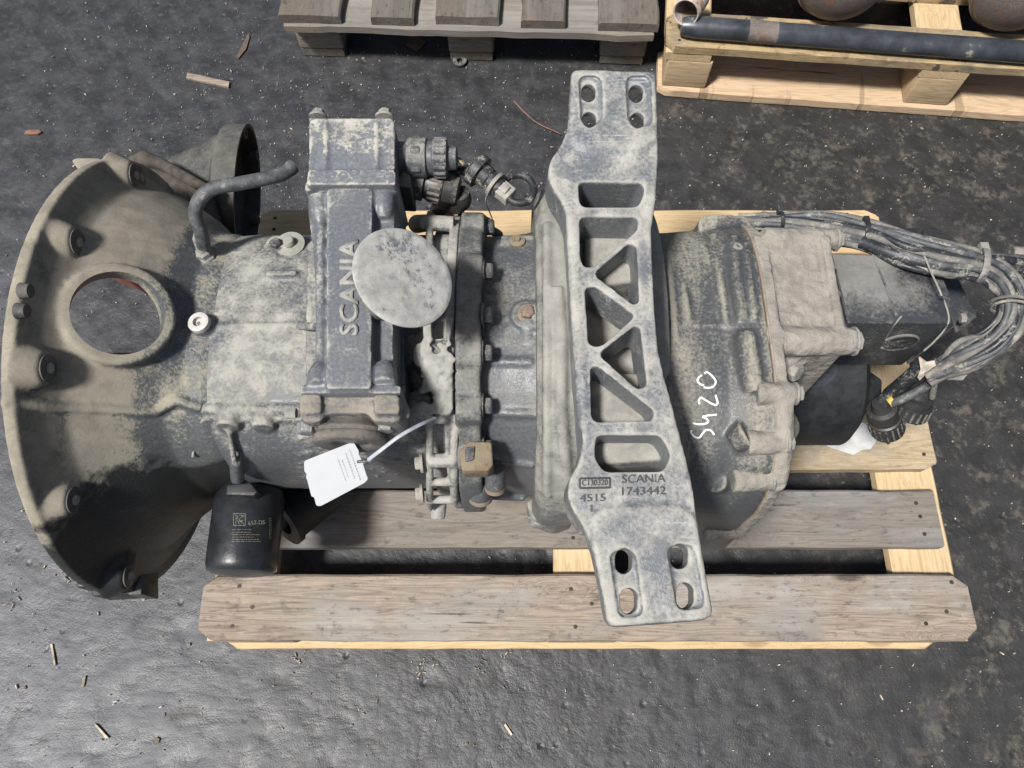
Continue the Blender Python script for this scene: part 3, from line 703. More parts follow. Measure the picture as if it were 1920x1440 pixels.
# ---- dark cone housing at the far side and its dirty bracket arm
def cone():
    bm = bmesh.new(); yc, zc = .790, .300
    xm = xat(466, .79, .30)
    prof = [(-.165, .034, .015), (-.16, .040, .015), (-.045, .102, .004), (-.038, .117, 0), (0, .119, 0)]
    inner = [(0, .113, 0), (-.030, .110, 0), (-.12, .03, .015)]
    prev = None
    for t, r, dy in prof + inner:
        L = loop(bm, [Vector((xm + t + .17 * r * sin(2 * pi * k / 48), yc + dy + r * cos(2 * pi * k / 48), zc + r * sin(2 * pi * k / 48))) for k in range(48)])
        if prev: skin(bm, prev, L)
        else: bm.faces.new(list(reversed(L)))
        prev = L
    bm.faces.new(prev)
    o = finish('cone_housing', bm, M['cone'], GB, bevel=.0015, sharp=30)
    for a in (-1.35, -.2, .9):
        q = Vector((xm + .017 * sin(a), yc + .105 * cos(a), zc + .105 * sin(a))); b = bmesh.new()
        lathe(b, q - Vector((.012, 0, 0)), (1, 0, 0), [(0, .009), (.012, .009), (.0125, .004), (.004, .004)], 14); finish('screw_lug', b, M['cone'], o)
    bm = bmesh.new()
    tube(bm, [W(250, 307, .40), W(272, 298, .41), W(300, 306, .41), W(375, 348, .43), W(392, 360, .43)], [.013, .014, .010, .009, .009], 10)
    pprism(bm, [(262, 305), (300, 312), (400, 366), (412, 442), (360, 442), (300, 372)], .40, .03, 4)
    tag(finish('arm_bracket', bm, M['grime'], GB, voxel=.004, smooth=3), None)
cone()
# ---- vent hose
def hose():
    pts = [W(382, 462, .590), W(377, 436, .612), W(367, 402, .635), W(374, 374, .648), W(400, 353, .652), W(450, 344, .650), W(500, 334, .645), W(532, 325, .640), W(552, 310, .640)]
    bm = bmesh.new(); path = smooth_path(pts, 8); tube(bm, path, [.0082] * (len(path) - 5) + [.0085, .0088, .0088, .0086, .0080], 16)
    o = finish('breather_hose', bm, M['hose'], GB)
    bm = bmesh.new(); l = W(383, 474, .575)
    lathe(bm, l - Vector((0, .003, .012)), (0, .06, 1), [(0, .013), (.010, .013), (.012, .010), (.018, .0095)], 6)
    tube(bm, [l, l + Vector((-.002, .010, .016)), pts[1]], .0078, 14); finish('hose_fitting', bm, M['bolt'], o, bevel=.0008)
hose()

# ---- shift actuator lying across the top
def actuator():
    zt = .672
    bm = bmesh.new()
    pprism(bm, [(578, 346), (744, 346), (742, 395), (735, 470), (737, 600), (738, 735), (586, 735), (594, 640), (592, 540), (584, 450), (577, 395)], zt - .014, .075, 8, grow=.004)
    pprism(bm, [(613, 352), (698, 352), (696, 728), (611, 728)], zt + .004, .03, 8, grow=.005)
    for x, y in ((601, 378), (720, 372), (599, 716), (722, 712)):
        a = W(x, y + (22 if y < 500 else -16), zt - .012); b = W(x, y - (8 if y < 500 else -10), zt - .010)
        tube(bm, [a + (a - b) * .6, a, b], [.008, .0125, .0135], 16)
    tube(bm, [W(602, 400, zt - .012), W(602, 700, zt - .012)], .006, 10)
    pprism(bm, [(571, 340), (746, 340), (748, 357), (570, 357)], zt - .001, .075, 6, grow=.002)
    pprism(bm, [(562, 722), (752, 722), (752, 738), (561, 738)], zt - .003, .085, 6, grow=.002)
    tube(bm, [W(590, 612, .625), W(560, 612, .60)], .005, 8)
    pprism(bm, [(694, 440), (800, 470), (800, 560), (700, 590)], .655, .07, 10, grow=.005)          # shoulder under the round plate
    o = finish('shift_actuator', bm, M['act'], GB, voxel=.0022, smooth=3)
    bm = bmesh.new()
    pprism(bm, [(581, 222), (738, 222), (739, 344), (577, 344)], zt + .006, .085, 7, grow=.003)
    pprism(bm, [(577, 318), (741, 318), (743, 346), (574, 346)], zt + .010, .085, 5, grow=.002)
    for x in (611, 706): tube(bm, [W(x, 228, zt + .006), W(x, 342, zt + .007)], .0032, 8)
    for x in (584, 737): tube(bm, [W(x, 228, zt + .003), W(x, 318, zt + .004)], .0030, 8)
    tube(bm, [W(590, 226, zt + .006), W(735, 226, zt + .006)], .0025, 8)
    for x in (597, 721): cyl(bm, W(x, 232, zt - .02), W(x, 219, zt - .012), .0115, .0115, 16)
    e = finish('end_cap', bm, M['actcap'], o, voxel=.0022, smooth=4)
    for x in (597, 721):
        p = W(x, 219, zt - .010); bolt(p, (0, 1, .15), .0078, .009, 'bolt', e)
    bm = bmesh.new()
    pprism(bm, [(563, 738), (751, 738), (752, 786), (735, 792), (700, 789), (688, 774), (612, 776), (600, 790), (575, 792), (560, 784)], zt - .014, .07, 6, grow=.002)
    pprism(bm, [(700, 738), (748, 738), (750, 775), (702, 775)], zt - .004, .05, 8, grow=.004)
    pprism(bm, [(563, 738), (602, 738), (602, 775), (560, 775)], zt - .006, .05, 8, grow=.004)
    f = finish('front_cover', bm, M['actend'], o, voxel=.0024, smooth=4)
    for x, y in ((576, 793), (722, 789)): bolt(W(x, y, zt - .035), (0, -1, -.05), .0105, .012, 'bolt', f)
    for x, y, s in ((556, 775, -1), (746, 775, 1)):
        p = W(x, y, zt - .03); bolt(p, (s, 0, 0), .0062, .012, 'bolt', f, washer=False, name='grease_nipple')
    bm = bmesh.new(); p = W(662, 784, zt - .052)
    lathe(bm, p + Vector((0, .02, .004)), (0, -1, -.10), [(0, .026), (.022, .027), (.026, .030), (.031, .0325), (.034, .0385), (.0365, .0405), (.0385, .0385), (.040, .0380), (.042, .0400), (.047, .0405), (.050, .0385), (.0515, .034), (.050, .024), (.046, .02)], 48)
    finish('rubber_boot', bm, M['boot'], o)
    return o
ACT = actuator()

# ---- text and marks: glyphs laid on a surface through their place in the photo
def glyphs(s, bold=0):
    cu = bpy.data.curves.new('t', 'FONT'); cu.body = s; cu.resolution_u = 3; cu.offset = bold
    o = bpy.data.objects.new('t', cu); C.objects.link(o)
    me = bpy.data.meshes.new_from_object(o.evaluated_get(bpy.context.evaluated_depsgraph_get()))
    bpy.data.objects.remove(o); bpy.data.curves.remove(cu)
    return me
def lettering(name, s, p0, p1, hpx, surf, h, mat, parent, sink=.0015, bold=0, sub=None):
    me = glyphs(s, bold); bm = bmesh.new(); bm.from_mesh(me); bpy.data.meshes.remove(me)
    bmesh.ops.triangulate(bm, faces=bm.faces)
    if sub: bmesh.ops.subdivide_edges(bm, edges=[e for e in bm.edges if e.calc_length() > sub], cuts=2)
    xs = [v.co.x for v in bm.verts]; ys = [v.co.y for v in bm.verts]; x0, x1, y0, y1 = min(xs), max(xs), min(ys), max(ys)
    d = Vector((p1[0] - p0[0], p1[1] - p0[1])); u = Vector((d.y, -d.x)).normalized() * hpx
    N = {}
    for v in bm.verts:
        a, b = (v.co.x - x0) / (x1 - x0), (v.co.y - y0) / (y1 - y0)
        q = Vector(p0) + d * a + u * b; l, n = surf(q.x, q.y); v.co = l + n * h; N[v] = n
    r = bmesh.ops.extrude_face_region(bm, geom=list(bm.faces))
    nv = [g for g in r['geom'] if isinstance(g, bmesh.types.BMVert)]
    for v in nv:
        l, n = surf_at(surf, v.co); v.co -= n * (h + sink)
    return finish(name, bm, M[mat], parent, flat=True)
def surf_at(surf, co):
    d = co - CAM; px = 960 + F * d.dot(RT) / d.dot(FW); py = 720 - F * d.dot(UP) / d.dot(FW); return surf(px, py)
def strokes(name, lines, r, surf, mat, parent, lift=.0):
    bm = bmesh.new()
    for ln in lines:
        pts = []
        for p in smooth_path([(x, y, 0) for x, y in ln], 5):
            l, n = surf(p.x, p.y); pts.append(l + n * lift)
        tube(bm, pts, r, 6)
    return finish(name, bm, M[mat], parent)
def surf_of(ob):
    """surface finder for an already finished casting"""
    me = ob.data; mw = WL[ob]; vs_ = [v.co + mw for v in me.vertices]; b = BVHTree.FromPolygons(vs_, [p.vertices[:] for p in me.polygons])
    def f(px, py):
        l, n = hit(b, px, py)
        return (l, n) if l is not None else (W(px, py, .6), Vector((0, 0, 1)))
    return f
lettering('raised_lettering', 'SCANIA', (672, 629), (672, 449), 35, surf_of(ACT), .0022, 'act', ACT, bold=.018)

# ---- round plate standing over the shift cover
def disc():
    c = W(757, 520, .728); v = (CAM - c).normalized(); n = (v + (RT + UP) * .46).normalized(); k = 100 * dep(c) / F / .0497
    bm = bmesh.new(); lathe(bm, c - n * .0012, n, [(0, .030 * k), (.0001, .0490 * k), (.0008, .0497 * k), (.0018, .0497 * k), (.0026, .0490 * k), (.0030, .044 * k), (.0031, .015 * k), (.0031, .001)], 96)
    o = finish('round_plate', bm, M['disc'], GB, sharp=60)
    bm = bmesh.new(); cyl(bm, c - n * .07, c - n * .001, .020, .018, 24); finish('plate_stem', bm, M['flangedark'], o)
disc()

# ---- light alloy flange casting and the dark flange behind it
fl_secs = [(-.118, FL[1], .41, FL[3] * .97, FL[3] * .97, 2.4), (-.112, FL[1], .41, FL[3], FL[3], 2.4), (-.0665, FL[1], .41, FL[3], FL[3], 2.4)]
fd_secs = [(-.0655, FD[1], .41, FD[3], FD[3], 2.3), (-.040, FD[1], .41, FD[3], FD[3], 2.3), (-.036, FD[1], .41, FD[3] * .985, FD[3] * .985, 2.3)]
fl_b = loft_bvh(fl_secs); fd_b = loft_bvh(fd_secs)
def flanges():
    k = .90
    bm = bmesh.new(); loft(bm, [(-.10, FL[1], .41, FL[3] * k, FL[3] * k, 2.5), (-.0665, FL[1], .41, FL[3] * k, FL[3] * k, 2.5)])
    loft(bm, [(-.078, FL[1], .41, FL[3] * .995, FL[3] * .995, 2.4), (-.0662, FL[1], .41, FL[3] * .995, FL[3] * .995, 2.4)])       # thin bearing ring
    f = lambda x, y: hitz(fl_b, x, y, .5)
    # far pocket frame: lug, post and lip
    tube(bm, [f(782, 420)[0], f(800, 418)[0], f(852, 420)[0]], [.013, .011, .010], 12)
    tube(bm, [f(800, 400)[0] - Vector((0, 0, .01)), f(850, 398)[0] - Vector((0, 0, .006))], .009, 10)
    tube(bm, [f(805, 415)[0], f(805, 470)[0] + Vector((0, 0, -.006))], .0052, 10)
    # middle block with a square pocket, the round nub and the long bulge with its side lip
    def sp(pts, up, h, r=4):
        P = [f(x, y)[0] + Vector((0, 0, up)) for x, y in ccw(rp(pts, r, 3))]; prism3(bm, [p - Vector((0, 0, h)) for p in P], P)
    sp([(794, 606), (810, 604), (812, 650), (796, 652)], .012, .04); sp([(838, 600), (853, 600), (856, 652), (840, 652)], .012, .04)
    sp([(792, 644), (856, 642), (857, 668), (815, 690), (790, 676)], .012, .04); sp([(776, 650), (800, 644), (806, 690), (786, 694), (775, 682)], .008, .04, 10)
    sp([(812, 670), (850, 668), (851, 770), (846, 784), (826, 786), (817, 772), (814, 744), (820, 736), (812, 724)], .012, .045, 5)
    sp([(851, 666), (858, 668), (860, 776), (852, 782)], .006, .04, 2)
    rnd = random.Random(14)
    for k in range(90):                                         # rough cast skin
        l, n = f(rnd.uniform(792, 856), rnd.uniform(640, 780)); ball(bm, l + Vector((0, 0, .010)), rnd.uniform(.002, .004), (1.3, 1.1, .8))
    # lower ladder of ribs and side rails
    for y0, y1, x, r in ((780, 970, 852, .0055), (790, 965, 806, .0050)):
        tube(bm, [f(x, y)[0] + f(x, y)[1] * .002 for y in range(y0, y1, 20) if hit(fl_b, x, y)[0] is not None], r, 8)
    for y in (786, 862, 902, 935):
        ps = [f(x, y)[0] + f(x, y)[1] * .001 for x in (804, 828, 853)]; tube(bm, ps, .0058 if y != 862 else .009, 8)
    tube(bm, [f(745, 748)[0] - Vector((0, 0, .004)), f(800, 748)[0] - Vector((0, 0, .002))], .006, 8)
    l = f(785, 775)[0]; cyl(bm, l - Vector((0, -.02, .01)), l + Vector((0, -.006, .004)), .017, .016, 20)
    # nose at the bottom
    tube(bm, [W(822, 940, .37), W(821, 972, .36)], [.012, .010], 12)
    o = finish('flange_casting', bm, M['flange'], GB, voxel=.0021, smooth=2)
    for y in (868, 925): bolt(f(797, y)[0] + Vector((-.004, 0, 0)), (-1, -.1, 0), .0085, .008, 'bolt', o)
    bm = bmesh.new(); loft(bm, fd_secs)
    g = lambda x, y: hitz(fd_b, x, y, .5)
    for y in (415, 497, 662, 770, 860):
        l, n = g(876, y); cyl(bm, Vector((-.064, l.y, l.z)) - n * .010, Vector((-.034, l.y, l.z)) - n * .010, .021, .019, 20)
    o2 = finish('dark_flange', bm, M['flangedark'], GB, voxel=.0026, smooth=3)
    for x, y in ((882, 412), (889, 500), (890, 585), (890, 660), (889, 766), (884, 850)):
        l, n = hitz(fd_b, x - 6, y, .5); bolt(Vector((-.034, l.y, l.z)) - n * .010, (1, 0, 0), .0105, .0115, 'boltdark', o2)
    return o
flanges()

# ---- middle case
def middle():
    bm = bmesh.new(); loft(bm, mid_secs)
    f = lambda x, y, u=0: hitz(mid_b, x, y, .55)[0] + Vector((0, 0, u))
    for pts, r in (([(890, 575), (940, 574), (985, 573)], .003), ([(890, 676), (940, 677), (1000, 678)], .0065), ([(890, 770), (940, 772), (1010, 774)], .0065),
                   ([(895, 850), (950, 860), (1000, 870)], .006)):
        tube(bm, [f(x, y, -r * .45) for x, y in pts], r, 10)
    # boss with two bolts
    for x, y, r in ((988, 592, .019), (1013, 592, .019)):
        l = f(x, y); cyl(bm, l - Vector((0, 0, .02)), l + Vector((0, 0, .004)), r * 1.15, r, 20)
    tube(bm, [f(988, 600, -.004), f(990, 640, -.006)], [.012, .008], 10)
    l = f(970, 455); box(bm, l + Vector((0, 0, -.004)), (.042, .022, .014))
    # lower rail along the near side
    tube(bm, [W(885, 925, .36), W(985, 930, .36)], .008, 8)
    o = finish('middle_case', bm, M['mid'], GB, voxel=.0027, smooth=3)
    bolt(f(989, 592, .005), (0, -.05, 1), .0085, .009, 'rustbolt', o); bolt(f(1014, 593, .005), (0, -.05, 1), .0080, .008, 'bolt', o)
    bm = bmesh.new(); l = f(970, 456, .004); lathe(bm, l, (0, .2, 1), [(0, .010), (.002, .010), (.003, .004), (.006, .003)], 16); finish('rust_spot', bm, M['rustplate'], o)
    # rusty square sensor head and the two plugs beneath
    bm = bmesh.new(); pprism(bm, [(860, 845), (880, 826), (922, 828), (925, 872), (915, 883), (866, 882)], .560, .03, 5); finish('rusty_sensor', bm, M['rustplate'], GB, bevel=.003)
    bm = bmesh.new(); pprism(bm, [(872, 838), (890, 836), (888, 862), (872, 866)], .5625, .02, 3); finish('sensor_tab', bm, M['boltdark'], GB, bevel=.0015)
    for x, y, z, r in ((928, 878, .50, .0125), (900, 898, .46, .0150)):
        bm = bmesh.new(); p = W(x, y, z); lathe(bm, p, (0, -.55, -.85), [(0, r), (.030, r), (.032, r * .95)], 24); pl = finish('plug', bm, M['mid'], o)
        bm = bmesh.new(); lathe(bm, p + Vector((0, -.55, -.85)).normalized() * .028, (0, -.55, -.85), [(0, r * 1.03), (.006, r * 1.03)], 24); finish('plug_end', bm, M['rustbolt'], pl)
    # bits of wiring behind
    bm = bmesh.new(); tube(bm, smooth_path([W(870, 430, .40), W(905, 428, .40), W(935, 440, .40), W(925, 452, .38)]), .007, 8)
    ball(bm, W(898, 424, .41), .020, (1.2, .9, .7)); finish('cable_stub', bm, M['plasticblack'], GB)
middle()

# ---- big ring casting below the bracket
ring_secs = [(x, RG[1], .41, RG[3] * k, RG[3] * k, 2.1) for x, k in ((.028, .93), (.036, .985), (.044, 1.0), (.078, 1.0), (.088, .97), (.10, .93), (.172, .92), (.180, .90))]
ring_b = loft_bvh(ring_secs)
def ringcase():
    bm = bmesh.new(); loft(bm, ring_secs)
    f = lambda x, y: hitz(ring_b, x, y, .6)
    # carriers that hold the bracket
    pprism(bm, [(1095, 400), (1215, 400), (1225, 520), (1100, 540)], .655, .06, 12, grow=.01)
    pprism(bm, [(1100, 700), (1235, 700), (1262, 860), (1110, 870)], .640, .06, 12, grow=.01)
    tube(bm, [f(1026, y)[0] for y in (420, 470, 520, 580, 640, 700, 760, 820, 880, 930)], .0055, 10)
    tube(bm, smooth_path([f(1044, 540)[0], f(1052, 640)[0], f(1052, 760)[0], f(1062, 880)[0], f(1072, 960)[0]], 4), .008, 8)
    pprism(bm, [(985, 940), (1040, 930), (1078, 940), (1075, 978), (1040, 990), (1000, 975)], .36, .05, 8)
    o = finish('ring_casting', bm, M['ring'], GB, voxel=.0028, smooth=3)
    bolt(W(1008, 975, .34), (0, -1, .2), .010, .01, 'bolt', o)
ringcase()

# ---- mount bracket: truss casting across the top, far end a little higher
BP = Vector((0, .07, .655)); BN = Vector((0, -(.72 - .655), .648 - .07)).normalized()
def bpl(px, py, up=0): return onplane(px, py, BP + BN * up, BN)
def bprism(bm, pts, up, h, r=6, grow=0, n=4, rr=None):
    P = [bpl(x, y, up) for x, y in (ccw(rp(pts, r, n)) if r else ccw(pts))]; c = sum(P, Vector()) / len(P)
    B = [p - BN * h + (p - c).normalized() * grow for p in P]; prism3(bm, B, P)
def slot(cx, cy, w, h, n=10):
    return [(cx + w / 2 * cos(a), cy + (h - w) / 2 * (1 if sin(a) > 0 else -1) + w / 2 * sin(a)) for a in [2 * pi * (k + .5) / (2 * n) for k in range(2 * n)]]
def bracket():
    out = [(1071, 130), (1231, 133), (1234, 240), (1235, 300), (1230, 380), (1222, 430), (1224, 500), (1228, 580), (1234, 650), (1246, 705), (1262, 760),
           (1276, 815), (1288, 860), (1300, 910), (1305, 950), (1310, 985), (1318, 1040), (1338, 1152), (1322, 1163), (1240, 1170), (1152, 1176), (1138, 1168), (1124, 1090), (1112, 1035),
           (1096, 990), (1074, 958), (1064, 930), (1066, 900), (1085, 868), (1092, 830), (1088, 760), (1083, 680), (1077, 600), (1072, 520), (1067, 450), (1063, 405), (1052, 376),
           (1034, 350), (1026, 325), (1032, 298), (1052, 270), (1064, 240), (1067, 190)]
    bm = bmesh.new(); bprism(bm, out, 0, .058, 10, grow=.003)
    body = bm
    # pads, spine ridge on the left edge, flare under the lobes
    bprism(body, [(1072, 131), (1230, 134), (1233, 255), (1212, 276), (1090, 278), (1070, 258)], .004, .02, 14)
    bprism(body, [(1112, 968), (1130, 952), (1280, 950), (1306, 975), (1336, 1150), (1322, 1161), (1240, 1168), (1154, 1174), (1140, 1166), (1114, 1030)], .004, .02, 12)
    tube(body, [bpl(x, y, -.006) for x, y in ((1072, 405), (1080, 560), (1088, 680), (1096, 800))], .0075, 10)
    o = finish('mount_bracket', body, M['bracket'], GB, voxel=.0026, smooth=4)
    holes = [[(1083, 336), (1206, 337), (1212, 352), (1200, 383), (1088, 383)], [(1087, 400), (1199, 401), (1200, 424), (1114, 496), (1096, 497), (1088, 480)],
             [(1182, 449), (1196, 456), (1201, 564), (1190, 568), (1119, 514), (1117, 505)], [(1097, 534), (1116, 531), (1190, 584), (1190, 592), (1129, 647), (1104, 645)],
             [(1192, 606), (1203, 611), (1216, 722), (1198, 728), (1127, 665), (1128, 655)], [(1107, 683), (1125, 684), (1231, 769), (1226, 787), (1117, 789), (1109, 778)],
             [(1118, 813), (1241, 813), (1262, 850), (1248, 883), (1133, 884), (1115, 856)]]
    cut = bmesh.new()
    for hpts in holes:
        P = [bpl(x, y, .006) for x, y in ccw(rp(hpts, 12, 4))]; c = sum(P, Vector()) / len(P)
        B = [c + (p - c) * .80 - BN * .09 for p in P]; prism3(cut, B, P)
    slots = [(1105.6, 160.6, 26, 34), (1196, 162, 26, 34), (1107, 213, 26, 34), (1198, 214.5, 26, 34), (1173, 1051, 32, 48), (1279, 1042, 34, 48), (1183, 1127, 33, 50), (1290, 1117, 33, 50)]
    for sl in slots:
        P = [bpl(x, y, .012) for x, y in ccw(slot(*sl))]; prism3(cut, [p - BN * .09 for p in P], P)
    pk = bmesh.new()
    for q in ([(1084, 142), (1128, 142), (1131, 232), (1090, 236)], [(1173, 142), (1220, 142), (1224, 238), (1178, 236)],
              [(1142, 1034), (1190, 1030), (1208, 1155), (1160, 1160)], [(1249, 1024), (1302, 1020), (1324, 1140), (1270, 1146)]):
        P = [bpl(x, y, .012) for x, y in ccw(rp(q, 18, 5))]; prism3(pk, [bpl(x, y, -.0002) for x, y in ccw(rp(q, 18, 5))], P)
    for up_, q in ((-.010, [(1040, 100), (1260, 100), (1260, 262), (1040, 262)]), (-.026, [(1090, 1000), (1350, 985), (1370, 1200), (1110, 1210)])):
        P = [bpl(x, y, up_) for x, y in ccw(q)]; prism3(cut, [p - BN * .07 for p in P], P)
    cuts = [temp(cut), temp(pk)]
    for c in cuts:
        m = o.modifiers.new('c', 'BOOLEAN'); m.operation = 'DIFFERENCE'; m.solver = 'EXACT'; m.object = c; m.use_self = True
    # melt the sharp hole edges the way a casting has them
    m = o.modifiers.new('r', 'REMESH'); m.mode = 'VOXEL'; m.voxel_size = .0018; m.use_smooth_shade = True
    m = o.modifiers.new('s', 'SMOOTH'); m.factor = .5; m.iterations = 4
    bpy.context.view_layer.update()
    nm = bpy.data.meshes.new_from_object(o.evaluated_get(bpy.context.evaluated_depsgraph_get())); o.modifiers.clear()
    old = o.data; o.data = nm; bpy.data.meshes.remove(old); nm.name = 'mount_bracket'
    nm.polygons.foreach_set('use_smooth', [True] * len(nm.polygons)); drop(*cuts)
    sf = surf_of(o)
    for s, a, b, h in (('SCANIA', (1166, 906), (1247, 904), 15), ('1743442', (1166, 929), (1248, 927), 15), ('4515', (1087, 941), (1135, 940), 14), ('I', (1107, 960), (1110, 960), 13), ('C130320', (1091, 911), (1139, 910), 11)):
        lettering('cast_lettering', s, a, b, h, sf, .0016, 'letters', o, bold=0)
    bm = bmesh.new()
    for a, b in (((1087, 897), (1144, 896)), ((1144, 896), (1144, 914)), ((1144, 914), (1087, 915)), ((1087, 915), (1087, 897))):
        tube(bm, [sf(*a)[0], sf(*b)[0]], .0011, 6)
    finish('cast_border', bm, M['letters'], o)
    return o
bracket()

# ---- rear case with flat top, ribs, rust-edged flange
def rear():
    bm = bmesh.new(); loft(bm, rear_secs); top = .41 + RC[3]
    f = lambda x, y: hitz(rear_b, x, y, .6)
    # swellings along the flange: vertical ridges on the top and near side
    for ps, r in (([(1376, 445), (1382, 520), (1394, 600)], .010), ([(1398, 455), (1404, 530), (1416, 600)], .007),
                  ([(1398, 622), (1406, 680), (1416, 735)], .014), ([(1270, 440), (1282, 540), (1292, 606)], .005), ([(1250, 440), (1256, 520), (1268, 640)], .006), ([(1338, 440), (1350, 520), (1362, 606)], .007)):
        tube(bm, smooth_path([f(x, y)[0] - Vector((0, 0, r * .35)) for x, y in ps], 4), [r * .8] + [r] * (4 * (len(ps) - 1) - 1) + [r * .8], 14)
    tube(bm, [f(x, 610)[0] - Vector((0, 0, .0005)) for x in (1262, 1300, 1350, 1395)], .0022, 6)
    # far shoulder bump
    pprism(bm, [(1312, 405), (1345, 400), (1400, 404), (1420, 440), (1330, 445), (1308, 430)], .565, .10, 10, grow=.006)
    # lower skirt and bosses
    pprism(bm, [(1300, 905), (1440, 880), (1440, 930), (1390, 1000), (1330, 1012), (1300, 980)], .37, .10, 10, grow=.005)
    tube(bm, [f(1372, 830)[0], f(1402, 815)[0]], [.012, .018], 14)
    tube(bm, [f(1340, 902)[0], W(1440, 908, .43)], [.014, .013], 14)
    o = finish('rear_case', bm, M['rear'], GB, voxel=.0027, smooth=3)
    sf = surf_of(o)
    bm = bmesh.new(); e = rear_secs[-1]
    loft(bm, [(.2925, e[1], .41, e[3] * 1.004, e[4] * 1.004, 3.1), (.2945, e[1], .41, e[3] * 1.006, e[4] * 1.006, 3.1)]); finish('gasket', bm, M['gasket'], o, sharp=30)
    l, n = sf(1384, 462); bm = bmesh.new(); lathe(bm, l - n * .003, n, [(0, .006), (.004, .006), (.0044, .003), (.002, .0025)], 16); finish('blind_plug', bm, M['ring'], o)
    K = lambda pts: [(1260 + x / 9, 680 + y / 9) for x, y in pts]
    strokes('marker_writing', [K([(340, 1145), (315, 1165), (345, 1215), (400, 1260), (465, 1262), (510, 1200), (560, 1145), (625, 1130), (675, 1160), (712, 1218)]),
            K([(350, 1020), (450, 1038), (560, 1030), (610, 990), (580, 945), (510, 912)]), K([(510, 912), (600, 892), (755, 875)]),
            K([(468, 700), (455, 640), (490, 590), (545, 620), (640, 675), (735, 715), (770, 680), (755, 610), (737, 545)]),
            K([(505, 212), (455, 245), (432, 300), (460, 350), (540, 388)]), K([(535, 415), (620, 425), (700, 400), (738, 330), (710, 260), (640, 190), (580, 160), (550, 190)])], .0012, sf, 'chalk', o)
    bm = bmesh.new()
    for x, y in ((1428, 412), (1448, 416)): p = W(x, y, .50); lathe(bm, p, (.2, -.1, 1), [(0, .009), (.010, .009), (.012, .006)], 6)
    finish('bolt', bm, M['bolt'], o, bevel=.0006)
    return o
REAR = rear()

def rearcover():
    top = .41 + RC[3] * 1.05
    bm = bmesh.new()
    pprism(bm, [(1412, 440), (1549, 441), (1585, 600), (1590, 655), (1450, 658)], top - .012, .17, 6, grow=.002)        # clay covered body
    loft(bm, [(.2945,) + FS, (.308,) + FS])        # flange
    pprism(bm, [(1540, 442), (1556, 442), (1590, 640), (1574, 640)], top - .006, .12, 3)
    ends = []
    for px, py, r, L in ((1568, 450, .0135, .09), (1601, 640, .0165, .11), (1494, 737, .0125, .045), (1477, 832, .0130, .045), (1449, 905, .0125, .045), (1385, 999, .0125, .045)):
        l, n = hitz(rext_b, px, py, .4)
        if py < 700: l = W(px, py, top - .022)
        e = l - n * .004 if py > 700 else l
        tube(bm, [e - Vector((L, 0, 0)), e - Vector((.012, 0, 0)), e], [r * 1.15, r, r * .92], 18); ends.append((e, r))
    for a, b in zip(ends[2:], ends[3:]): tube(bm, [Vector((.302, a[0].y, a[0].z)), Vector((.302, b[0].y, b[0].z))], .012, 10)
    ball(bm, W(1470, 655, top - .05), .03, (1.2, .9, .8)); ball(bm, W(1460, 800, .50), .025); ball(bm, W(1500, 650, top - .02), .012, (1.6, 1, .7))
    rnd = random.Random(3)
    for k in range(60):                                         # clods stuck on the cover
        l = W(rnd.uniform(1425, 1570), rnd.uniform(450, 650), top - .013); ball(bm, l, rnd.uniform(.0025, .006), (1.2, 1, .5))
    o = finish('rear_cover', bm, M['clay'], GB, voxel=.0024, smooth=2)
    for e, r in ends: bolt(e, (1, 0, 0), r * .72, .008, 'bolt', o)
    bolt(W(1478, 690, .555), (.5, -.6, .4), .012, .016, 'bolt', o); bolt(W(1452, 795, .505), (.1, -.7, .6), .0125, .015, 'bolt', o)
    bm = bmesh.new(); tube(bm, [W(1490, 680, .42), W(1545, 705, .40)], [.05, .045], 24)
    tube(bm, [W(1520, 715, .43), W(1552, 716, .43)], .013, 14)
    finish('lower_casting', bm, M['rear'], GB, voxel=.004, smooth=4)
    # black output drum low down
    bm = bmesh.new(); p = Vector((.372, .435, .352))
    lathe(bm, p, (1, 0, 0), [(0, .085), (.010, .101), (.105, .101), (.115, .090), (.118, .060), (.125, .055), (.127, .045)], 48)
    d = finish('output_drum', bm, M['black'], GB)
    bm = bmesh.new(); pprism(bm, [(1622, 668), (1628, 694), (1654, 712), (1653, 742), (1628, 770), (1590, 800), (1575, 668)], .33, .02, 5); finish('drum_ear', bm, M['black'], d, bevel=.002)
rearcover()

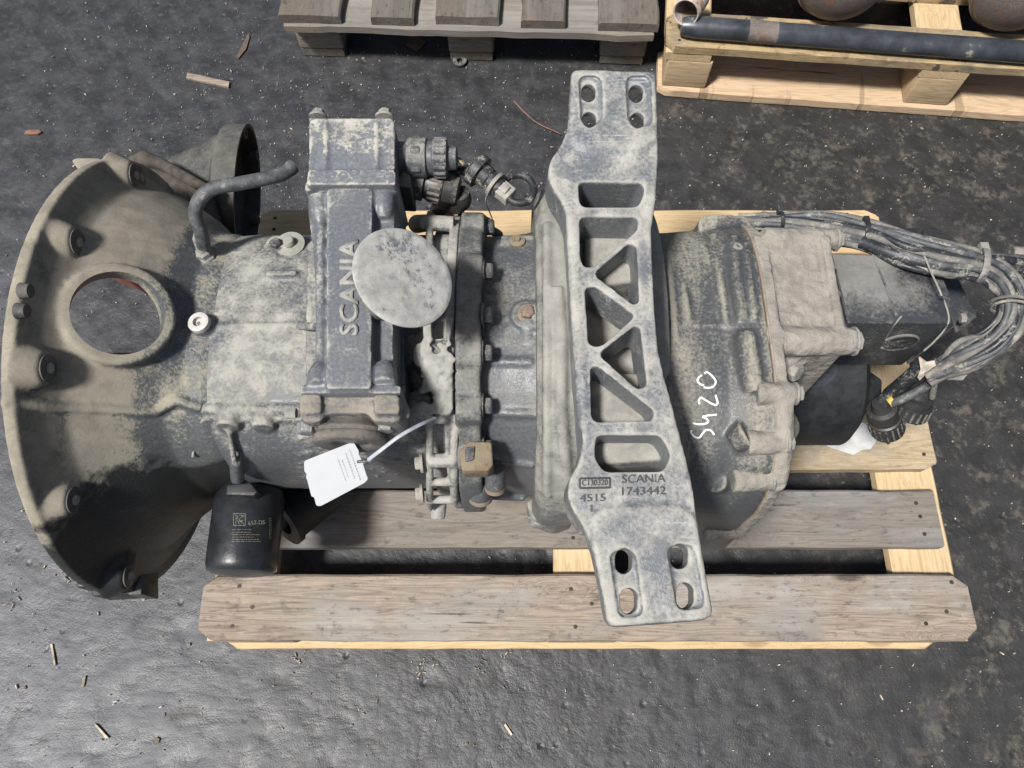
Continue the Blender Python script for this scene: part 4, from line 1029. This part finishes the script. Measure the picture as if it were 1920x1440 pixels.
# ---- black valve module at the rear end
def module():
    z = .575
    bm = bmesh.new()
    pprism(bm, [(1556, 474), (1733, 479), (1784, 590), (1786, 606), (1590, 606)], z, .128, 5)
    o = finish('valve_module', bm, M['box'], GB, bevel=.006, sharp=30)
    sf = surf_of(o)
    bm = bmesh.new(); pprism(bm, [(1738, 482), (1752, 487), (1799, 594), (1790, 612), (1784, 596)], z - .004, .118, 4); finish('end_plate', bm, M['box'], o, bevel=.002)
    # dried sealant bead along the end plate and the body joint
    strokes('sealant_bead', [[(1733, 480), (1748, 515), (1762, 545), (1778, 588), (1775, 612), (1752, 640), (1732, 658)], [(1690, 593), (1675, 612), (1662, 632)]], .0011, sf, 'ring', o)
    strokes('body_joint', [[(1636, 478), (1658, 530), (1681, 592)]], .0016, sf, 'box', o)
    l, n = sf(1686, 641); bm = bmesh.new(); lathe(bm, l - n * .004, n, [(0, .0190), (.004, .0190), (.006, .0175), (.0065, .004)], 36); finish('round_cap', bm, M['rubber'], o)
    l, n = sf(1686, 641); bm = bmesh.new(); ps = [l + n * .001 + (n.orthogonal().normalized() * cos(a) + n.cross(n.orthogonal().normalized()) * sin(a)) * .0215 for a in [2 * pi * k / 28 for k in range(24)]]
    tube(bm, ps, .0018, 6); finish('cap_ring', bm, M['box'], o)
    for x, y, zz in ((1800, 597, .53), (1748, 484, .55)): bolt(W(x, y, zz), (1, 0, .1), .0065, .007, 'bolt', o, washer=False)
    # thin plates sticking out behind
    bm = bmesh.new(); pprism(bm, [(1756, 498), (1790, 508), (1832, 594), (1796, 622)], .50, .006, 3); finish('guard_plate', bm, M['box'], o, bevel=.001)
    bm = bmesh.new()
    for q in ([(1701, 428), (1723, 428), (1723, 460), (1701, 460)], [(1732, 428), (1752, 429), (1750, 470), (1732, 462)]): pprism(bm, q, .52, .012, 2)
    finish('plug_housing', bm, M['plasticblack'], o, bevel=.001)
    bm = bmesh.new(); P = [W(1790, 688, .40), W(1838, 655, .41), W(1865, 668, .41), W(1824, 690, .395), W(1806, 712, .385), W(1778, 711, .385)]
    prism3(bm, [p - Vector((0, 0, .003)) for p in P][::-1], P[::-1]); finish('sheet_bracket', bm, M['flange'], o)
    return o
module()

# ---- wiring harness bundled over the rear end
def harness():
    r0 = tag(bpy.data.objects.new('wiring_harness', None), None); C.objects.link(r0); r0.parent = GB; p0 = W(1700, 470, .55); WL[r0] = p0; r0.location = p0 - WL[GB]
    main = [(1385, 418, .50), (1460, 416, .52), (1540, 422, .54), (1620, 440, .565), (1700, 466, .585), (1770, 482, .59), (1835, 498, .585), (1878, 522, .575), (1899, 560, .56), (1893, 605, .55),
            (1860, 642, .535), (1810, 668, .515), (1766, 690, .49), (1738, 704, .47)]
    rnd = random.Random(5)
    strand = [(-29, .0046, 'cablepale'), (-23, .0042, 'cable'), (-17, .0048, 'cablepale'), (-11, .0050, 'cable'), (-5, .0052, 'cable'), (2, .0058, 'cabledark'), (9, .0054, 'cable'), (15, .0046, 'cabledark'), (21, .0044, 'cable'), (27, .0040, 'cablepale'), (31, .0036, 'cabledark'), (0, .0048, 'cablepale'), (-8, .0044, 'cabledark'), (11, .0042, 'cable'), (-19, .0040, 'cable')]
    for k, (off, r, mt) in enumerate(strand):
        pts = []
        for i, (x, y, z) in enumerate(main):
            a = Vector(main[max(i - 1, 0)][:2]); b = Vector(main[min(i + 1, len(main) - 1)][:2]); d = (b - a).normalized(); nrm = Vector((-d.y, d.x))
            tie = min(abs(x - q) for q in (1458, 1618, 1838, 1893, 1738)); sq = .62 if tie < 25 else 1.0
            sp = (.45, .6, .8)[i] if i < 3 else (.6 if i > 11 else 1.0)
            o = off * (.8 if sq < 1 else 1) * sp + rnd.uniform(-4.5, 4.5) * sq
            pts.append(W(x + nrm.x * o, y + nrm.y * o, z + (.007 if k >= 11 else 0) + rnd.uniform(-.003, .003)))
        bm = bmesh.new(); tube(bm, smooth_path(pts, 6), r, 10); finish('cable', bm, M[mt], r0)
    # strands that run straight on out to the right
    for y0, y1, r in ((470, 486, .0058), (482, 500, .0052), (474, 478, .0046)):
        bm = bmesh.new(); tube(bm, smooth_path([W(1640, 446, .57), W(1735, y0, .59), (W(1835, (y0 + y1) / 2 + 4, .585)), W(1930, y1 + 8, .56), W(2050, y1 + 30, .5)], 6), r, 10); finish('cable', bm, M['cabledark' if r > .005 else 'cable'], r0)
    # corrugated sleeve
    bm = bmesh.new(); ps = smooth_path([W(1615, 455, .57), W(1680, 478, .585), W(1750, 498, .59), W(1812, 508, .588)], 8); tube(bm, ps, [.0082 if i % 2 else .0088 for i in range(len(ps))], 12); finish('cable_sleeve', bm, M['cabledark'], r0)
    # ties: loops round the bundle
    def tie(x, y, z, dx, dy, w, hgt, mat, tail=0, name='cable_tie'):
        c = W(x, y, z); s = dep(c) / F; d = Vector((dx, -dy * .93, dy * -.0)).normalized(); u = Vector((-d.y, d.x, 0)); R1 = w * s / 2
        bm = bmesh.new(); n = 28; A = []
        for k in range(n):
            a = 2 * pi * k / n; rad = u * cos(a) * R1 + Vector((0, 0, 1)) * sin(a) * .016
            A.append([c + rad * q + d * e for q, e in ((.93, -hgt), (1.05, -hgt), (1.05, hgt), (.93, hgt))])
        V = [loop(bm, q) for q in A]
        for k in range(n): skin(bm, V[k], V[(k + 1) % n])
        if tail:
            q = c + u * R1 + Vector((0, 0, .006)); box(bm, q, (hgt * 2.6, hgt * 3, .006)); tube(bm, [q, q + u * .018 * tail], hgt * .8, 6)
        finish(name, bm, M[mat], r0)
    tie(1461, 418, .525, 1, .02, 40, .0024, 'tieblack', 1); tie(1618, 440, .565, 1, .28, 56, .0026, 'tieblack', -.5); tie(1838, 498, .585, 1, .3, 70, .0038, 'plastic', -.6)
    tie(1893, 568, .562, -.1, 1, 66, .0016, 'cablepale', 0, 'rubber_band'); tie(1893, 576, .560, -.1, 1, 64, .0014, 'cablepale', 0, 'rubber_band')
    # torn tape and the branches down to the two connectors
    bm = bmesh.new()
    P = [W(1724, 668, .49), W(1738, 678, .50), (W(1752, 676, .50)), W(1757, 690, .49), W(1746, 712, .475), W(1738, 700, .48), W(1726, 712, .47), W(1722, 706, .47), W(1728, 690, .48)]
    prism3(bm, [p - Vector((0, 0, .0025)) for p in P][::-1], P[::-1]); finish('torn_tape', bm, M['tape'], r0)
    for pts, r, mt in (([(1745, 690, .47), (1715, 705, .44), (1685, 728, .41), (1652, 752, .385)], .0085, 'cabledark'), ([(1748, 695, .47), (1738, 722, .44), (1705, 742, .42), (1672, 756, .40)], .0062, 'cable'),
                       ([(1755, 700, .46), (1752, 720, .43), (1748, 745, .40)], .0042, 'cablepale'), ([(1720, 690, .47), (1695, 712, .44), (1664, 738, .40)], .0075, 'cabledark')):
        bm = bmesh.new(); tube(bm, smooth_path([W(*p) for p in pts], 6), r, 10); finish('cable', bm, M[mt], r0)
    bm = bmesh.new(); tube(bm, [W(1676, 750, .402), W(1666, 756, .398)], .0072, 12); finish('tape_band', bm, M['yellow'], r0)
    for (x, y, z), (x2, y2, z2), r in (((1650, 756, .39), (1665, 806, .33), .0235), ((1728, 728, .40), (1702, 776, .36), .0260)):
        a, b = W(x, y, z), W(x2, y2, z2); ax = (b - a); L = ax.length; bm = bmesh.new()
        lathe(bm, a, ax, [(0, r * .45), (.012, r * .6), (.014, r * .85), (L * .5, r * .88), (L * .52, r), (L * .97, r), (L, r * .9)], 24)
        o = finish('connector', bm, M['plasticblack'], r0, sharp=30)
        bm = bmesh.new(); axn = ax.normalized(); u = axn.orthogonal().normalized(); v = axn.cross(u)
        for k in range(18):
            q = (u * cos(2 * pi * k / 18) + v * sin(2 * pi * k / 18)) * r; tube(bm, [a + axn * L * .58 + q, a + axn * L * .92 + q], .0016, 5)
        finish('grip_ribs', bm, M['plasticblack'], o)
harness()
# a small pale cable end on the ground side at the right edge
def plug_end():
    bm = bmesh.new(); p = W(1897, 475, .50); lathe(bm, p, (1, -.1, 0), [(0, .008), (.002, .010), (.022, .010), (.024, .012), (.05, .012)], 18)
    finish('cable_end', bm, M['clay'], GB)
plug_end()

# ---- connectors beside the actuator's end cap
def connectors():
    a, b = W(735, 296, .640), W(858, 297, .640); ax = (b - a).normalized(); L = (b - a).length
    bm = bmesh.new(); lathe(bm, a, ax, [(0, .020), (L * .22, .019), (L * .25, .024), (L * .53, .024), (L * .55, .0205), (L * .62, .0205), (L * .64, .0225), (L * .84, .0225), (L * .86, .015), (L * .98, .0135), (L, .010)], 28)
    o = finish('round_connector', bm, M['plastic'], GB, sharp=25)
    bm = bmesh.new(); u = ax.orthogonal().normalized(); v = ax.cross(u)
    for k in range(16):
        q = (u * cos(2 * pi * k / 16) + v * sin(2 * pi * k / 16)) * .0225; tube(bm, [a + ax * L * .655 + q, a + ax * L * .825 + q], .0022, 6)
    finish('grip_ribs', bm, M['plastic'], o)
    bm = bmesh.new(); lathe(bm, a + ax * L * .32, ax, [(0, .0262), (L * .14, .0262)], 6); finish('hex_collar', bm, M['plastic'], o, bevel=.001)
    bm = bmesh.new(); pprism(bm, [(738, 280), (768, 280), (772, 352), (738, 350)], .640, .05, 4); finish('connector_base', bm, M['plasticblack'], o, bevel=.003)
    a, b = W(764, 334, .610), W(862, 358, .600); ax = (b - a).normalized(); L = (b - a).length
    bm = bmesh.new(); lathe(bm, a, ax, [(0, .020), (L * .08, .0235), (L * .33, .0235), (L * .35, .0190), (L * .42, .0210), (L * .68, .0210), (L * .70, .0195), (L * .96, .018), (L, .012)], 28)
    o = finish('black_connector', bm, M['plasticblack'], GB, sharp=25)
    bm = bmesh.new(); u = ax.orthogonal().normalized(); v = ax.cross(u)
    for k in range(16):
        q = (u * cos(2 * pi * k / 16) + v * sin(2 * pi * k / 16)) * .0210; tube(bm, [a + ax * L * .43 + q, a + ax * L * .66 + q], .0020, 6)
    finish('grip_ribs', bm, M['plasticblack'], o)
    bm = bmesh.new()
    tube(bm, smooth_path([W(862, 362, .60), W(866, 376, .585), W(850, 385, .56), (W(830, 384, .52)), W(822, 396, .48)]), .0125, 12)
    tube(bm, smooth_path([W(852, 382, .56), W(868, 405, .50), W(880, 420, .45)]), .005, 8)
    finish('bent_boot', bm, M['plasticblack'], o)
    # loose plug on its cable loop
    a, b = W(884, 302, .625), W(930, 352, .615); d = (b - a).normalized(); L = (b - a).length
    a2, b2 = W(890, 315, .622), W(948, 362, .612); ax = (b2 - a2).normalized()
    bm = bmesh.new(); lathe(bm, a2, ax, [(-.004, .013), (0, .0205), (.010, .0210), (.012, .0150), (.022, .0140), (.024, .0125), (.040, .0120)], 26)
    o = finish('loose_plug', bm, M['rubber'], GB, sharp=25)
    bm = bmesh.new(); lathe(bm, a2 + ax * .030, ax, [(0, .0165), (.0045, .0165)], 24); finish('seal_ring', bm, M['bolt'], o)
    bm = bmesh.new(); c = a2 + ax * .047; Mx = Matrix((ax, Vector((-ax.y, ax.x, 0)).normalized(), Vector((0, 0, 1)))).transposed(); box(bm, c, (.022, .021, .014), Mx); box(bm, c + Vector((0, 0, .008)), (.012, .012, .004), Mx)
    finish('latch_body', bm, M['flange'], o, bevel=.0015)
    bm = bmesh.new(); tube(bm, smooth_path([W(948, 368, .61), W(968, 380, .61), W(992, 376, .61), W(1001, 355, .61), W(990, 334, .61), W(968, 328, .61), W(946, 336, .612), W(940, 342, .612)], 6), .0046, 10); finish('cable_loop', bm, M['rubber'], o)
    bm = bmesh.new(); tube(bm, smooth_path([W(848, 336, .60), W(846, 322, .61), W(862, 320, .615), W(884, 322, .62)], 6), .0058, 10); finish('cable', bm, M['rubber'], o)
    for k, (dy, zz) in enumerate(((0, .64), (3, .642), (-3, .638), (5, .636))):
        bm = bmesh.new(); tube(bm, smooth_path([W(857, 296 + dy * .5, zz), W(868, 304 + dy, zz - .003), W(878, 312 - dy, zz - .012), W(890, 313 + dy, .625)], 5), .0010, 6); finish('wire', bm, M['copper' if k % 2 else 'cablepale'], o)
    bm = bmesh.new(); tube(bm, smooth_path([W(913, 362, .60), W(911, 380, .59), W(922, 408, .55), W(931, 440, .50)], 5), .0009, 6); finish('thin_wire', bm, M['cable'], o)
connectors()

# ---- oil filter hanging below the bell housing, with its print
def oilfilter():
    zc = .352; R0 = .0468; y1 = .258; y0 = .150; X = xat(444, .2, zc + R0 * .7)
    p = Vector((X, y1, zc)); ax = Vector((.012, -1, 0)).normalized(); L = y1 - y0
    bm = bmesh.new(); lathe(bm, p, ax, [(-.030, .030), (-.006, .032), (-.004, R0 * .95), (.002, R0 * .97), (.004, R0), (L * .80, R0), (L * .90, R0 * .99), (L * .96, R0 * .95), (L * .99, R0 * .87), (L, R0 * .78), (L + .002, R0 * .5), (L + .003, .002)], 64)
    o = finish('oil_filter', bm, M['filter'], GB); sf = surf_of(o)
    box_ = [((438, 963), (460, 963)), ((460, 963), (460, 985)), ((460, 985), (438, 985)), ((438, 985), (438, 963))]
    strokes('printed_logo', [list(q) for q in box_] + [[(441, 982), (445, 975), (449, 982)], [(449, 966), (457, 967)], [(457, 967), (449, 974), (457, 982)], [(441, 967), (446, 968), (442, 973), (447, 972)], [(449, 978), (456, 975)]], .00045, sf, 'print', o, .0001)
    lettering('printed_number', '657-DS', (466, 985), (497, 983), 8, sf, .0004, 'print', o, .0002)
    rnd = random.Random(2); ls = []
    for k, (y, x1) in enumerate(((993, 474), (998, 471), (1002.5, 488), (1007, 480), (1011.5, 487), (1015, 490))):
        x = 435
        while x < x1 - 4: w = rnd.uniform(3, 8); ls.append([(x, y), (min(x + w, x1), y - .2)]); x += w + 1.6
    for k in range(12): ls.append([(505, 972 + k * 3.4), (509, 971.6 + k * 3.4)])
    strokes('small_print', ls, .00036, sf, 'print', o, .00005)
    bm = bmesh.new(); pprism(bm, [(425, 908), (470, 904), (484, 922), (476, 930), (422, 928)], .41, .05, 4); finish('filter_mount', bm, M['black'], o, bevel=.003)
    # short black outlet beside it
    bm = bmesh.new(); q = W(556, 945, .235); prof = [(0, .030), (0, .046), (.07, .046), (.075, .050), (.085, .050), (.085, .030), (.01, .029)]
    ax2 = Vector((-.5, -.55, .25)).normalized(); u = ax2.orthogonal().normalized(); v = ax2.cross(u); prev = None; bm2 = []
    for t, r in prof:
        Lp = loop(bm, [q + ax2 * (t - .05) + (u * cos(2 * pi * k / 32) + v * sin(2 * pi * k / 32)) * r for k in range(32)])
        if prev: skin(bm, prev, Lp)
        prev = Lp; bm2.append(Lp)
    bm.faces.new(prev); finish('outlet_pipe', bm, M['black'], GB)
oilfilter()

# ------------------------------------------------------------------ paper tag on its tie, paper scrap on the pallet
def paper_tag():
    P0 = W(645, 845, .605); N = Vector((.05, -.42, .90)).normalized()
    r = root('paper_tag', tuple(W(668, 850, .60)), 'white paper tag on a silver tie hanging against the gearbox side', 'tag')
    out = [(571, 864), (655, 831), (664, 831), (673, 846), (672, 852), (678, 862), (686, 888), (690, 898), (684, 905), (601, 949), (593, 948), (589, 932), (584, 931), (576, 900), (574, 896), (575, 888), (571, 885), (570, 870)]
    up = lambda x, y, h=0: onplane(x, y, P0 + N * h, N)
    bm = bmesh.new(); Q = [up(x, y) for x, y in ccw(rp(out, 3, 2))]; prism3(bm, [q - N * .0007 for q in Q], Q); card = finish('card', bm, M['paper'], r, flat=True)
    bm = bmesh.new(); rnd = random.Random(1)
    for k, (x0, y0, ln) in enumerate(((655, 842, 62), (648, 850, 50), (641, 862, 36), (634, 862, 44))):  # rows of print too small to read
        d = Vector((20, 56)).normalized(); t = 0
        while t < ln:
            w = rnd.uniform(2, 6); a = Vector((x0, y0)) + d * t; b = a + d * min(w, ln - t); n = Vector((-d.y, d.x)) * (1.1 if k < 2 else .8)
            q = [up(*(a + n), .0003), up(*(b + n), .0003), up(*(b - n), .0003), up(*(a - n), .0003)]
            prism3(bm, [p - N * .0004 for p in q], q); t += w + 1.3
    finish('printed_lines', bm, M['ink'], card, flat=True)
    bm = bmesh.new(); ps = smooth_path([W(816, 784, .600), W(790, 795, .622), W(750, 817, .632), W(715, 843, .625), W(690, 862, .612)], 8); tube(bm, ps, .0022, 8, flat=.5)
    tie = finish('tie', bm, M['tie'], r)
    bm = bmesh.new(); tube(bm, [up(690, 864, .002), up(676, 865, .002), up(670, 866, .001)], .0016, 8); finish('tie_loop', bm, M['tieblack'], r)
paper_tag()
def scrap():
    pts = [(1544, 826), (1590, 796), (1600, 786), (1632, 798), (1642, 815), (1643, 828), (1632, 842), (1618, 843), (1600, 853), (1560, 840), (1550, 836)]
    bm = bmesh.new(); Q = []; rnd = random.Random(6)
    P = [W(x, y, .1458) for i, (x, y) in enumerate(ccw(rp(pts, 2, 2)))]
    prism3(bm, [p - Vector((0, 0, .0006)) for p in P], P)
    tag(finish('paper_scrap', bm, M['scrap']), 'torn whitish paper scrap lying on the pallet by the black drum', 'paper')
scrap()
